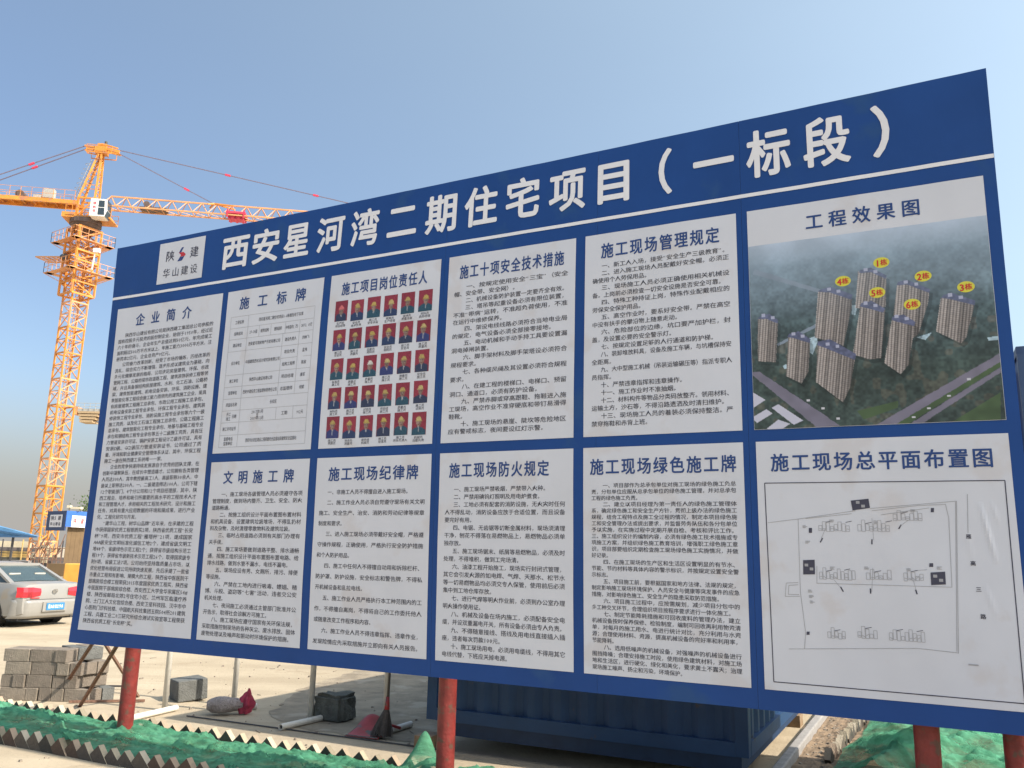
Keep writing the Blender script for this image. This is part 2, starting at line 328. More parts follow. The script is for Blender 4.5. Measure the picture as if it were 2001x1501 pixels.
def text_line(mb, s, place, u0, zc, w_em, h, u1=None, bold=0.0, dz=0.0):
    """one line; place(u,z) gives the world point. zc is the line's middle, h the glyph height, w_em the advance"""
    n = sum(adv(c) for c in s)
    if u1 is not None: w_em = (u1 - u0) / n
    x = u0; gw = min(w_em, h * 1.25) if u1 is None else w_em
    for c in s:
        if c != '　' and c != ' ':
            put(mb, c, lambda gx, gy, x=x: place(x + gx * w_em, zc + (gy - 0.38) * h + dz), bold)
        x += adv(c) * w_em
def text_box(s, place, u0, u1, z0, z1, bold=0.021):
    """headline: characters evenly spread over the box, each filling its height"""
    n = len(s); h = (z1 - z0) / 0.97; gw = min((u1 - u0) / n * 0.86, h * 0.90)
    pitch = ((u1 - u0) - gw) / max(1, n - 1)
    out = []
    for i, c in enumerate(s):
        x = u0 + i * pitch; mb = MB(); out.append(mb)
        put(mb, c, lambda gx, gy, x=x: place(x + (gx - 0.03) / 0.94 * gw, (z0 + z1) / 2 + (gy - 0.38) * h), bold)
    return out

# ------------------------------------------------------------------ the ground
g = MB()
N = 70
def gfn(a, b):
    x = (a - 0.5); y = (b - 0.5)
    return (math.copysign(abs(2 * x) ** 3, x) * 3000, math.copysign(abs(2 * y) ** 3, y) * 3000 + 10, 0)
g.grid(N, N, gfn)
struct(obj('ground', g, M['ground']))

# ------------------------------------------------------------------ the billboard
bb = thing('billboard', 'big blue construction notice billboard with white panels, standing on red steel posts', 'billboard', loc=UP(3.8, 0.1, 0))
def bparent(o, par): o.parent = par; o.matrix_parent_inverse = par.matrix_world.inverted(); return o
bpy.context.view_layer.update()
def bobj(name, mb, mats, par=None, label=None, smooth=False):
    o = obj(name, mb, mats, None, smooth, label); par = par or bb
    o.parent = par
    if par is bb: o.location = -bb.location
    return o
for (a, b) in ((0, 1.518), (1.5195, 3.834), (3.8355, 5.1085), (5.110, 6.1325), (6.134, BW)):
    m = MB(); nu = int((b - a) * 14)
    m.grid(nu, 40, lambda s, t: BP(a + (b - a) * s, BZ0 + (BZ1 - BZ0) * t, 0))
    nf = len(m.v)
    m.grid(nu, 40, lambda s, t: BP(a + (b - a) * s, BZ0 + (BZ1 - BZ0) * t, -0.030))
    m.grid(nu, 1, lambda s, t: BP(a + (b - a) * s, BZ0, -0.03 * t), 1)
    m.grid(nu, 1, lambda s, t: BP(a + (b - a) * s, BZ1, -0.03 * t), 1)
    m.grid(40, 1, lambda s, t: BP(a, BZ0 + (BZ1 - BZ0) * s, -0.03 * t), 1)
    m.grid(40, 1, lambda s, t: BP(b, BZ0 + (BZ1 - BZ0) * s, -0.03 * t), 1)
    bobj('face_sheet', m, [M['board_blue'], M['board_edge']])
m = MB(); m.grid(90, 1, lambda s, t: BP(0.002 + (BW - 0.004) * s, 4.082 + 0.026 * t, 0.003)); bobj('white_rule', m, M['white_print'])

def sheet(u0, u1, z0, z1, par, label, n=(26, 30), cre=False, name='notice_panel'):
    m = MB(); k = 0.0030
    m.grid(n[0], n[1], lambda s, t: BP(u0 + (u1 - u0) * s, z0 + (z1 - z0) * t, k + (creases(u0 + (u1 - u0) * s, z0 + (z1 - z0) * t) if cre else 0)))
    return bobj(name, m, M['paper'], par, label)
P = lambda off: (lambda u, z: BP(u, z, off))

# heading
HD = [('西', 1.417, 1.741), ('安', 1.785, 2.095), ('星', 2.152, 2.435), ('河', 2.518, 2.808), ('湾', 2.88, 3.165), ('二', 3.253, 3.539), ('期', 3.623, 3.914),
      ('住', 3.985, 4.279), ('宅', 4.353, 4.638), ('项', 4.717, 5.011), ('目', 5.108, 5.349), ('（', 5.567, 5.664), ('一', 5.814, 6.096), ('标', 6.177, 6.465), ('段', 6.545, 6.835), ('）', 6.963, 7.067)]
for ch, a, b in HD:
    vs, fs = glyph(ch, 3); xs = [v[0] for v in vs]; bw = 0.027; x0, x1 = min(xs) - bw, max(xs) + bw; m = MB()
    zc, h = 4.378, 0.352
    put(m, ch, lambda gx, gy: BP(a + (gx - x0) / (x1 - x0) * (b - a), zc + (gy - 0.38) * h, 0.0035), bw)
    bobj('heading_character', m, M['white_print'], bb)
# logo plate
lg = sheet(0.598, 1.187, 4.172, 4.598, bb, 'square white logo plate at the left end of the heading', (8, 8), name='logo_plate')
m = MB()
for ch, u in (('陕', 0.690), ('建', 1.005)): put(m, ch, lambda gx, gy, u=u: BP(u + gx * 0.112, 4.452 + (gy - 0.38) * 0.118, 0.0045), 0.012)
for i, ch in enumerate('华山建设'): put(m, ch, lambda gx, gy, i=i: BP(0.672 + i * 0.118 + gx * 0.096, 4.276 + (gy - 0.38) * 0.102, 0.0045), 0.01)
bobj('lettering', m, M['dark_ink'], lg)
def flat(mb, pts, off, mi=0): mb.add([BP(u, z, off) for u, z in pts], [tuple(range(len(pts)))], mi)
m = MB(); cu_, cz_ = 0.905, 4.452
for dx in (-0.018, 0.012):       # two angular chevrons, blue tips and red middles
    flat(m, [(cu_ + dx - 0.030, cz_ + 0.018), (cu_ + dx + 0.004, cz_ + 0.070), (cu_ + dx + 0.030, cz_ + 0.070), (cu_ + dx + 0.000, cz_ + 0.018)][:4], 0.0045 + 0.0003 * (dx > 0), 0) if dx < 0 else None
    flat(m, [(cu_ + dx - 0.030, cz_ + 0.018), (cu_ + dx + 0.002, cz_ + 0.018), (cu_ + dx + 0.034, cz_ - 0.010), (cu_ + dx + 0.020, cz_ - 0.026), (cu_ + dx - 0.010, cz_ - 0.026), (cu_ + dx + 0.004, cz_ - 0.010)], 0.0047 + 0.0003 * (dx > 0), 1)
    flat(m, [(cu_ + dx - 0.010, cz_ - 0.028), (cu_ + dx + 0.018, cz_ - 0.028), (cu_ + dx - 0.012, cz_ - 0.070), (cu_ + dx - 0.040, cz_ - 0.070)], 0.0045 + 0.0003 * (dx > 0), 0)
bobj('emblem', m, [M['emblem_blue'], M['emblem_red']], lg)

ZA, ZB_, ZC, ZD = 3.979, 2.505, 2.429, 0.947
def panel(u0, u1, z0, z1, title, tb, label, lines=None, body=None, n=(26, 30), cre=False):
    s = sheet(u0, u1, z0, z1, bb, label, n, cre)
    for m in text_box(title, P(0.0045), *tb): bobj('heading_character', m, M['navy_ink'], s)
    if lines:
        uL, uR, zt, zb, h, ind = body; m = MB(); k = len(lines)
        for i, ln in enumerate(lines):
            zc = zt + (zb - zt) * i / (k - 1)
            t_ = ln.lstrip('>^'); full = ln.endswith('|'); t_ = t_.rstrip('|')
            a = uL + (ind if ln.startswith('>') else 0)
            text_line(m, t_, P(0.0045), a, zc, EM, h, uR if full else None, bold=0.011)
        bobj('body_lettering', m, M['black_ink'], s)['kind'] = 'stuff'
    return s

P1 = """>陕西华山建设有限公司是陕西建工集团总公司参股的|
国有控股多元投资的股份制企业，始创于1950年，经过近|
六十年的奋斗，企业年生产总值达到50亿元，年完成竣工|
面积超过500万平方米以上，年施工能力3000万平方米，注|
册资本2亿元，企业总资产9亿元。
>公司奋力改革创新，经受了市场的锤炼，历经改革的|
洗礼，综合实力不断增强，逐步形成以建筑业为基础，向|
多元化健康发展的格局，公司涉足房屋建筑、环保、市政|
管网工程、公路桥梁市政道路工程、建筑装饰装修工程等领|
域，并且具备钢结构房屋建筑、水利、化工石油、公路桥|
梁、建筑智能建筑、机电设备安装、环保、消防设施、建|
筑智能化等工程综合施工能力而领先的建筑施工企业，现具|
有房屋建筑工程施工总承包、市政公用工程施工总承包、|
机电设备安装工程专业承包、环保工程专业承包、建筑装|
修装饰工程专业承包、消防设施工程专业承包等六个一级|
施工资质，以及化工石油工程施工总承包、公路工程施工|
总承包、建筑智能化工程专业承包、地基与基础工程专业|
承包和钢结构工程专业承包等五十二级施工资质，具有压|
力管道安装许可证、锅炉安装工程设计乙级许可证、具有|
安装D级、GC2级压力管道安装证书，公司通过了质|
量、环境和职业健康安全管理体系认证，其中，环保工程|
施工一级在陕西建工系统唯一一家。
>企业的竞争快速持续发展源自于优秀的团队支撑，在|
创新中凝聚队伍，在成长中塑造雄才。公司拥有各类管理|
人员达300人，其中教授级高工1人，高级职称30余人，中|
级以上职称达200人，一、二级建造师达100人，公司下辖|
12个职能部门，4个分公司和12个项目经理部，其中，陕|
西工程总，培养和吸引所需要的高水平的工程技术人才|
和工程管理人才，承担相关的工程技术研究，设计和施工|
任务，对具有重大应用数据的环境和规成果，进行产业|
化、工程化研究与开发。
>“建华山工程，树华山品牌”近年来，在承建的工程|
中获得国家优质工程银质奖2项，陕西省优质工程“长安|
杯”9项，西安市优质工程“雁塔杯”21项，建成国家|
AAA级安全文明标准化诚信工地2个，建成省级文明工|
地48个，省级绿色示范工程2个；获得省市级结构示范工|
程19个，获得省市级新技术示范工程26个，取得国家级专|
利9项，省级工法7项。公司始终坚持靠质量占市场，以|
优化经营布局促进公司持续快速发展，先后承建了一批省|
市重点工程和有影响、规模大的工程，陕西省中医医院干|
部病房综合楼工程荣获2015年度国家优质工程奖，陕西省|
中医医院干部病房综合楼、西安西工大学金华家属区54#|
楼、陕西省邮局北郊2号住宅小区、兰州军区临潼疗养|
院、土门工人文化宫综合楼、西安卫星科技园、汉中市中|
心医院门诊科技楼、中国航天科技集团五院504所201建筑|
工程、兵器工业二0三研究所综合测试实验室等工程荣获|
陕西省优质工程“长安杯”奖。""".split('\n')
EM = 0.0505
panel(0.099, 1.485, ZD, ZA, '企业简介', (0.372, 1.105, 3.783, 3.905), 'tall white notice panel at the left end, headed 企业简介', P1, (0.152, 1.404, 3.702, 1.032, 0.044, 0.092), (20, 44))

# panel 2: the project table
s2 = panel(1.55, 2.641, ZB_, ZA, '施工标牌', (1.705, 2.457, 3.793, 3.912), 'white notice panel with a ruled table, headed 施工标牌')
rows = [3.732, 3.624, 3.521, 3.409, 3.195, 3.087, 2.981, 2.876, 2.771, 2.660, 2.555]
m = MB(); lw = 0.0026
def hl(mb, u0, u1, z, w=lw, off=0.0045, mi=0): mb.grid(max(1, int((u1 - u0) * 6)), 1, lambda s, t: BP(u0 + (u1 - u0) * s, z - w / 2 + w * t, off), mi)
def vl(mb, u, z0, z1, w=lw, off=0.0049, mi=0): mb.grid(1, max(1, int((z1 - z0) * 6)), lambda s, t: BP(u - w / 2 + w * s, z0 + (z1 - z0) * t, off), mi)
for i, z in enumerate(rows): hl(m, 1.617, 2.572, z)
hl(m, 2.240, 2.572, 3.300)
vl(m, 1.617, rows[-1], rows[0]); vl(m, 2.572, rows[-1], rows[0]); vl(m, 1.828, rows[-1], rows[0])
vl(m, 2.240, rows[6], rows[2]); vl(m, 2.423, rows[6], rows[1]); vl(m, 2.240, rows[8], rows[7]); vl(m, 2.423, rows[8], rows[7]); vl(m, 1.965, rows[2], rows[1]); vl(m, 2.10, rows[2], rows[1]); vl(m, 2.262, rows[2], rows[1])
bobj('table_rules', m, M['grey_ink'], s2)
m = MB(); t2 = lambda s, u, z, em=0.026, h=0.036: text_line(m, s, P(0.0045), u - sum(adv(c) for c in s) * em / 2, z, em, h, bold=0.008)
mid = lambda i: (rows[i] + rows[i + 1]) / 2
for i, s in {0: '工程名称', 1: '结构层次', 2: '建设单位', 3: '设计单位', 4: '施工单位', 5: '监理单位', 6: '质监站名称', 8: '施工许可证号'}.items(): t2(s, 1.722, mid(i))
t2('开工', 1.70, mid(7) + 0.02); t2('竣工', 1.70, mid(7) - 0.02); t2('日期', 1.765, mid(7)); t2('监督电话', 1.722, mid(9) + 0.02); t2('监督单位', 1.722, mid(9) - 0.02)
t2('西安星河湾二期住宅项目1-6栋楼及地下车库', 2.20, mid(0), 0.0255); t2('27-29层', 1.90, mid(1), 0.024); t2('框剪结构', 2.03, mid(1), 0.024); t2('建筑面积', 2.18, mid(1), 0.022); t2('中标造价(万)', 2.342, mid(1), 0.022); t2('28712.69万', 2.498, mid(1), 0.02)
t2('西安星河湾房地产开发有限公司', 2.035, mid(2), 0.026); t2('建设负责人', 2.332, mid(2), 0.026); t2('刘林飞', 2.498, mid(2), 0.026)
t2('中国建筑西北设计研究院有限公司', 2.035, mid(3), 0.026); t2('项目负责', 2.332, 3.355, 0.030); t2('孟伟', 2.498, 3.355); t2('结构工程师', 2.332, 3.248, 0.028); t2('陈欣', 2.498, 3.248)
t2('陕西华山建设有限公司', 2.035, mid(4)); t2('项目经理', 2.332, mid(4), 0.034); t2('康军', 2.498, mid(4)); t2('西安中建投资工程监理有限责任公司', 2.035, mid(5), 0.024); t2('总监理师', 2.332, mid(5), 0.034); t2('何斌', 2.498, mid(5))
t2('长安区', 2.20, mid(6)); t2('2017年5月', 2.03, mid(7) + 0.028, 0.028); t2('至', 2.03, mid(7)); t2('2019年12月', 2.03, mid(7) - 0.028, 0.028); t2('工期', 2.332, mid(7), 0.034); t2('912天', 2.498, mid(7))
t2('西安市长安区建设工程质量安全监督站和建筑安全监督站', 2.20, mid(9), 0.0225)
bobj('body_lettering', m, M['black_ink'], s2)['kind'] = 'stuff'

# panel 3: portraits of thirty people in charge
s3 = panel(2.719, 3.801, ZB_, ZA, '施工项目岗位责任人', (2.842, 3.681, 3.788, 3.903), 'white notice panel with thirty small portraits, headed 施工项目岗位责任人')
rng = np.random.RandomState(3)
def colour_grid(name, par, u0, u1, z0, z1, img, off=0.0045):
    ny, nx = img.shape[:2]; us = np.linspace(u0, u1, nx); zs = np.linspace(z1, z0, ny)
    verts = [BP(u, z, off)[:] for z in zs for u in us]
    faces = [(j * nx + i, (j + 1) * nx + i, (j + 1) * nx + i + 1, j * nx + i + 1) for j in range(ny - 1) for i in range(nx - 1)]
    me = bpy.data.meshes.new(name); me.from_pydata(verts, [], faces)
    ca = me.color_attributes.new('Col', 'FLOAT_COLOR', 'POINT')
    a = np.ones((ny * nx, 4), np.float32); a[:, :3] = img.reshape(-1, 3); ca.data.foreach_set('color', a.ravel())
    me.materials.append(M['print']); o = link(name, me, par); return o
def portrait(k):
    ny, nx = 27, 20; y, x = np.mgrid[0:ny, 0:nx]; x = (x + 0.5) / nx; y = (y + 0.5) / ny
    im = np.zeros((ny, nx, 3)); im[:] = np.array((0.25, 0.035, 0.055)) * rng.uniform(.8, 1.1)
    cx = 0.5 + rng.uniform(-.03, .03); hy = 0.42 + rng.uniform(-.03, .04); s = rng.uniform(0.92, 1.1)
    cloth = [(0.03, 0.05, 0.12), (0.035, 0.045, 0.09), (0.03, 0.08, 0.12), (0.04, 0.05, 0.16)][rng.randint(4)]
    sw = rng.uniform(.42, .52); sy_ = rng.uniform(.56, .64); body = (np.abs(x - cx) < sw * np.clip((y - sy_) / 0.14, 0, 1) ** 0.5) & (y > sy_); im[body] = cloth
    im[(np.abs(x - cx) < 0.055 * (1 - (y - .62) / .25)) & (y > 0.62) & (y < 0.87)] = (0.35, 0.36, 0.40)
    sk = rng.uniform(.75, 1.15); face = ((x - cx) / (0.15 + rng.uniform(-.01, .03))) ** 2 + ((y - hy - 0.04) / 0.19) ** 2 < s; im[face] = np.array((0.27, 0.19, 0.155)) * sk
    im[face & (x > cx + 0.05)] = (0.22, 0.13, 0.10)
    im[(np.abs(y - hy - 0.035) < 0.016) & (np.abs(np.abs(x - cx) - 0.06) < 0.028)] = (0.06, 0.04, 0.04)
    im[(np.abs(y - hy - 0.135) < 0.012) & (np.abs(x - cx) < 0.05)] = (0.16, 0.06, 0.06)
    hat = [(0.46, 0.34, 0.10), (0.50, 0.40, 0.17), (0.42, 0.31, 0.11)][rng.randint(3)]
    if k == 0: hat = (0.60, 0.16, 0.16)
    if k in (14,): hat = (0.62, 0.60, 0.55)
    dome = (((x - cx) / 0.185) ** 2 + ((y - hy + 0.02) / 0.19) ** 2 < s) & (y < hy - 0.03); im[dome] = hat
    im[(np.abs(y - hy + 0.035) < 0.022) & (np.abs(x - cx) < 0.225)] = tuple(c * 0.7 for c in hat)
    im *= (1 + 0.10 * rng.randn(ny, nx, 1)); return np.clip(im, 0, 1)
roles = ['项目经理', '技术负责', '安全总监', '生产经理', '质量总监', '商务经理', '安全员', '质量员', '资料员', '材料员', '安全员', '质量员', '施工员', '施工员', '施工员', '施工员', '施工员', '施工员', '施工员', '施工员', '施工员', '施工员', '施工员', '试验员', '预算员', '测量员', '机械员', '标准员', '劳务负责人', '后勤负责']
tops = [3.737, 3.490, 3.246, 2.998, 2.757]
mcap = MB()
for r_ in range(5):
    for c_ in range(6):
        u = 2.790 + c_ * 0.1646; k = r_ * 6 + c_
        z1 = tops[r_] + 0.003 * rng.randn()
        colour_grid('portrait_photo', s3, u, u + 0.127, z1 - 0.177, z1, portrait(k))
        for j, s in enumerate((roles[(k * 7 + 3) % 30][:3], roles[k])):
            text_line(mcap, s, P(0.0045), u + 0.063 - len(s) * 0.013, z1 - 0.177 - 0.018 - 0.023 * j, 0.026, 0.024, bold=0.006)
bobj('caption_lettering', mcap, M['black_ink'], s3)['kind'] = 'stuff'

P4 = """>一、按规定使用安全“三宝”（安全|
帽、安全带、安全网）。
>二、机械设备防护装置一定要齐全有效。|
>三、塔吊等起重设备必须有限位装置，|
不准“带病”运转，不准超负荷使用，不准|
在运行中维修保养。
>四、架设电线线路必须符合当地电业局|
的规定，电气设备必须全部接零接地。
>五、电动机械和手动手持工具要设置漏|
洞电掉闸装置。
>六、脚手架材料及脚手架塔设必须符合|
规程要求。
>七、各种缆风绳及其设置必须符合规程|
要求。
>八、在建工程的楼梯口、电梯口、预留|
洞口、通道口，必须有防护设备。
>九、严禁赤脚或穿高跟鞋、拖鞋进入施|
工现场，高空作业不准穿硬底和带钉易滑得|
鞋靴。
>十、施工现场的悬崖、陡坎等危险地区|
应有警戒标志，夜间要设红灯示警。""".split('\n')
EM = 0.0505
panel(3.876, 4.945, ZB_, ZA, '施工十项安全技术措施', (3.980, 4.853, 3.783, 3.897), 'white notice panel headed 施工十项安全技术措施', P4, (3.936, 4.890, 3.718, 2.588, 0.043, 0.105))
P5 = """>一、新工人入场，接受“安全生产三级教育”。|
>二、进入施工现场人员配戴好安全帽。必须正|
确使用个人劳保用品。
>三、现场施工人员必须正确使用相关机械设|
备。上岗前必须检查一切安全设施是否安全可靠。
>四、特殊工种持证上岗，特殊作业配戴相应的|
劳保安全保护用品。
>五、高空作业时，要系好安全带。严禁在高空|
中没有扶手的攀沿物上随意走动。
>六、危险部位的边缘，坑口要严加护栏，封|
盖，及设置必要的安全警示灯。
>七、按规定设置足够的人行通道和防护梯。
>八、装卸堆放料具，设备及施工车辆，与坑槽保持安|
全距离。
>九、大中型施工机械（吊装运输碾压等）指派专职人|
员指挥。
>十、严禁违章指挥和违章操作。
>十一、施工作业时不准抽烟。
>十二、材料构件等物品分类码放整齐。领用材料、|
运输土方，沙石等，不得沿路遗洒及时清扫维护。
>十三、现场施工人员的着装必须保持整洁。严|
禁穿拖鞋和赤背上班。""".split('\n')
EM = 0.0425
panel(5.019, 6.097, ZB_, ZA, '施工现场管理规定', (5.143, 5.983, 3.788, 3.905), 'white notice panel headed 施工现场管理规定', P5, (5.078, 6.045, 3.733, 2.592, 0.041, 0.068))
P7 = """>一、施工现场各级管理人员必须遵守各项|
管理制度，做到场内整齐、卫生、安全、防火|
道路畅通。
>二、按施工组织设计平面布置图布置材料|
和机具设备，设置建筑垃圾堆场，不得乱扔材|
料及杂物，及时清理零散物料及建筑垃圾。
>三、临时占用道路必须到有关部门办理有|
关手续。
>四、施工现场要做到道路平整、排水通畅|
通，按施工组织设计平面布置图布置电路、给|
排水线路，做到水管不漏水，电线不漏电。
>五、现场应设有男、女厕所，排污、排便|
等设施。
>六、严禁在工地内进行吸毒、嫖娼、赌|
博、斗殴、盗窃等“七害”活动，违者交公安|
机关处理。
>七、夜间施工必须通过主管部门批准并公|
开告示，取得社会谅解方可施工。
>八、施工现场应遵守国家有关环保法规，|
采取措施控制现场的各种灰尘、废水排放、固体|
废物处理以及噪声和振动时环境保护的措施。""".split('\n')
EM = 0.0480
panel(1.55, 2.641, ZD, ZC, '文明施工牌', (1.709, 2.484, 2.238, 2.351), 'white notice panel headed 文明施工牌', P7, (1.600, 2.590, 2.151, 1.005, 0.043, 0.100))
P8 = """>一、非施工人员不得擅自进入施工现场。
>二、施工作业人员必须自觉遵守现场有关文明|
施工、安全生产、治安、消防和劳动纪律等规章|
制度和要求。
>三、进入施工现场必须带戴好安全帽，严格遵|
守操作规程，正确使用，严格执行安全防护措施|
和个人防护用品。
>四、施工中任何人不得擅自动用和拆除栏杆、|
防护罩、防护设施，安全标志和警告牌，不得私|
开机械设备和乱拉电线。
>五、施工作业人员严格执行本工种范围内的工|
作，不得擅自离岗，不得将自己的工作委托他人|
或随意改变工作程序和内容。
>六、施工作业人员不得违章指挥、违章作业，|
发现险情应先采取措施并立即向有关人员报告。|""".split('\n')
EM = 0.0435
panel(2.719, 3.801, ZD, ZC, '施工现场纪律牌', (2.846, 3.687, 2.240, 2.353), 'white notice panel headed 施工现场纪律牌', P8, (2.766, 3.755, 2.154, 1.014, 0.041, 0.078))
P9 = """>一、施工现场严禁吸烟，严禁带入火种。
>二、严禁用碘钨灯照明及用电炉煮食。
>三、工地必须有配套的消防设施，无火灾时任何|
人不得乱动，消防设备应放于合适位置，而且设备|
要完好有用。
>四、电锯、无齿锯等切断金属材料，现场须清理|
干净，刨花不得落在易燃物品上，易燃物品必须单|
独存放。
>五、施工现场锯末、纸屑等易燃物品，必须及时|
处理，不得堆积，做到工完场清。
>六、油漆工程开始施工，现场实行封闭式管理，|
其它会引发火源的如电焊、气焊、天那水、松节水|
等一切易燃物品均必须交专人保管，使用前后必须|
集中到工地仓库存放。
>七、进行气焊等明火作业前，必须到办公室办理|
明火操作使用证。
>八、机械及设备在场内施工，必须配备安全电|
缆，并设双重漏电开关，所有设备必须由专人负责。|
>九、不得随意接线、搭线及用电线直接插入插|
座，违者每次罚款100元。
>十、施工现场用电，必须用电缆线，不得用其它|
电线代替，下班应关掉电源。""".split('\n')
EM = 0.0422
panel(3.876, 4.945, ZD, ZC, '施工现场防火规定', (3.961, 4.762, 2.243, 2.355), 'white notice panel headed 施工现场防火规定', P9, (3.930, 4.887, 2.160, 0.997, 0.040, 0.073))
P10 = """>一、项目部作为总承包单位对施工现场的绿色施工负总|
责，分包单位应服从总承包单位的绿色施工管理，并对总承包|
工程的绿色施工负责。
>二、建立以项目经理为第一责任人的绿色施工管理体|
系，确定绿色施工和安全生产方针，贯彻上级办法的绿色施工|
规程，结合工程特点及施工全过程的情况，制定本项目绿色施|
工和安全管理办法或提出要求，并监督劳务队伍和各分包单位|
予以实施，在实施过程中定期开展自检、考核和评比工作。|
三、施工组织设计的编制内容，必须有绿色施工技术措施或专|
项施工方案，并组织绿色施工教育培训，增强职工绿色施工意|
识，项目部要组织定期检查施工现场绿色施工实施情况，并做|
好记录。
>四、在施工现场的生产区和生活区设置明显的有节水、|
节能、节约材料等具体内容的警示标识，并按规定设置安全警|
示标志。
>五、项目施工前，要根据国家和地方法律、法规的规定，|
制定影响施工现场环境保护、人员安全与健康等突发事件的应急|
措施，对影响绿色施工、安全生产的隐患采取防范措施。
>六、项目施工过程中，应按需规划，减少项目分包中的|
多工种交叉环节，合理组织项目按程序要求进行一体化施工。
>七、制定节能降耗措施和可回收废料的管理办法，建立|
机械设备按时保养保修、检验制度，编制可回收再利用物资清|
单，对每月的施工用水、电进行统计对比，充分利用与水资|
源；合理使用材料、资源，提高机械设备的完好率和利用率，|
节能降耗。
>八、选用低噪声的机械设备，对强噪声的机械设备进行|
围挡降噪；合理安排施工时段，使用绿色建筑材料，对施工场|
地和生活区，进行硬化、绿化和美化，要求黄土不露天；治理|
现场施工噪声、扬尘和污染，环境保护。""".split('\n')
EM = 0.0345
panel(5.019, 6.097, ZD, ZC, '施工现场绿色施工牌', (5.071, 6.050, 2.241, 2.353), 'white notice panel headed 施工现场绿色施工牌', P10, (5.078, 6.047, 2.170, 0.995, 0.034, 0.082))

# panel 6: printed aerial view of the housing towers
s6 = panel(6.170, 7.553, ZB_, ZA, '工程效果图', (6.538, 7.204, 3.787, 3.898), 'white notice panel with an aerial view of housing towers, headed 工程效果图')
PU0, PU1, PZ0, PZ1 = 6.172, 7.551, 2.507, 3.728
PIC = {"towers":[[[[0.478,0.21],[0.532,0.201],[0.593,0.25],[0.582,0.409],[0.542,0.413],[0.458,0.402]],[[0.48,0.215],[0.489,0.204],[0.532,0.197],[0.595,0.248],[0.59,0.265],[0.531,0.221],[0.495,0.222]]],[[[0.634,0.3],[0.666,0.287],[0.76,0.343],[0.749,0.411],[0.703,0.562],[0.679,0.581],[0.683,0.508],[0.61,0.456]],[[0.632,0.304],[0.638,0.287],[0.673,0.28],[0.762,0.34],[0.758,0.36],[0.672,0.305]]],[[[0.8,0.391],[0.837,0.375],[0.927,0.429],[0.883,0.597],[0.862,0.625],[0.771,0.556]],[[0.8,0.391],[0.811,0.378],[0.84,0.369],[0.929,0.421],[0.924,0.443],[0.832,0.4]]],[[[0.305,0.292],[0.355,0.278],[0.448,0.333],[0.442,0.4],[0.399,0.593],[0.385,0.582],[0.28,0.536]],[[0.303,0.294],[0.315,0.284],[0.36,0.274],[0.45,0.328],[0.445,0.355],[0.355,0.305]]],[[[0.604,0.473],[0.648,0.465],[0.693,0.509],[0.655,0.712],[0.622,0.756],[0.561,0.695]],[[0.602,0.477],[0.606,0.464],[0.649,0.456],[0.695,0.5],[0.689,0.52],[0.613,0.487]]],[[[0.48,0.387],[0.523,0.374],[0.579,0.426],[0.549,0.668],[0.504,0.672],[0.436,0.64]],[[0.476,0.394],[0.484,0.378],[0.526,0.371],[0.579,0.419],[0.571,0.438],[0.493,0.402]]],[[[0.034,0.405],[0.088,0.395],[0.124,0.432],[0.107,0.651],[0.027,0.639]],[[0.032,0.41],[0.042,0.397],[0.088,0.387],[0.125,0.428],[0.121,0.444],[0.073,0.414]]],[[[0.167,0.515],[0.213,0.506],[0.26,0.552],[0.246,0.713],[0.214,0.771],[0.149,0.727]],[[0.162,0.522],[0.17,0.506],[0.214,0.497],[0.263,0.543],[0.258,0.563],[0.19,0.531]]],[[[0.292,0.573],[0.343,0.565],[0.446,0.65],[0.417,0.805],[0.384,0.88],[0.276,0.768]],[[0.289,0.577],[0.294,0.559],[0.344,0.551],[0.45,0.64],[0.443,0.669],[0.306,0.586]]]],"roads":[[[-0.014,0.695],[0.033,0.695],[0.366,0.996],[0.273,1.004]],[[0.489,1.015],[1.003,0.684],[1.0,0.725],[0.564,1.018]],[[0.617,1.021],[0.998,0.753],[0.996,0.777],[0.663,1.023]],[[0.026,0.13],[0.318,0.285],[0.31,0.302],[0.017,0.158]],[[0.114,0.555],[0.289,0.464],[0.292,0.482],[0.121,0.565]]],"green":[[[0.564,1.018],[1.0,0.725],[0.999,0.748],[0.611,1.02]],[[0.753,1.036],[0.989,0.871],[0.977,1.047]],[[0.439,0.927],[0.605,0.886],[0.603,0.92],[0.465,0.971]]],"roofs":[[[-0.009,0.796],[0.054,0.846],[-0.004,0.887]],[[0.08,0.889],[0.11,0.872],[0.214,0.962],[0.173,0.982]],[[-0.009,0.936],[0.057,0.895],[0.083,0.919],[0.013,0.965]],[[0.054,0.998],[0.107,0.952],[0.157,0.976],[0.117,1.005]]],"pale":[[[0.257,0.538],[0.29,0.527],[0.292,0.559],[0.268,0.625],[0.257,0.615]],[[0.695,0.578],[0.756,0.559],[0.728,0.595]],[[0.959,0.605],[1.009,0.602],[1.007,0.622],[0.964,0.622]],[[0.445,0.383],[0.469,0.386],[0.456,0.438],[0.442,0.432]],[[0.136,0.672],[0.155,0.664],[0.154,0.691],[0.143,0.69]]]}
LBL = [('1', (6.967, 3.512)), ('2', (7.191, 3.398)), ('3', (7.412, 3.304)), ('4', (6.741, 3.421)), ('5', (6.932, 3.324)), ('6', (7.12, 3.229))]
def inpoly(X, Y, poly):
    c = np.zeros(X.shape, bool); n = len(poly)
    for i in range(n):
        x1, y1 = poly[i]; x2, y2 = poly[(i + 1) % n]
        if y1 == y2: continue
        k = ((y1 > Y) != (y2 > Y)) & (X < (x2 - x1) * (Y - y1) / (y2 - y1) + x1); c ^= k
    return c
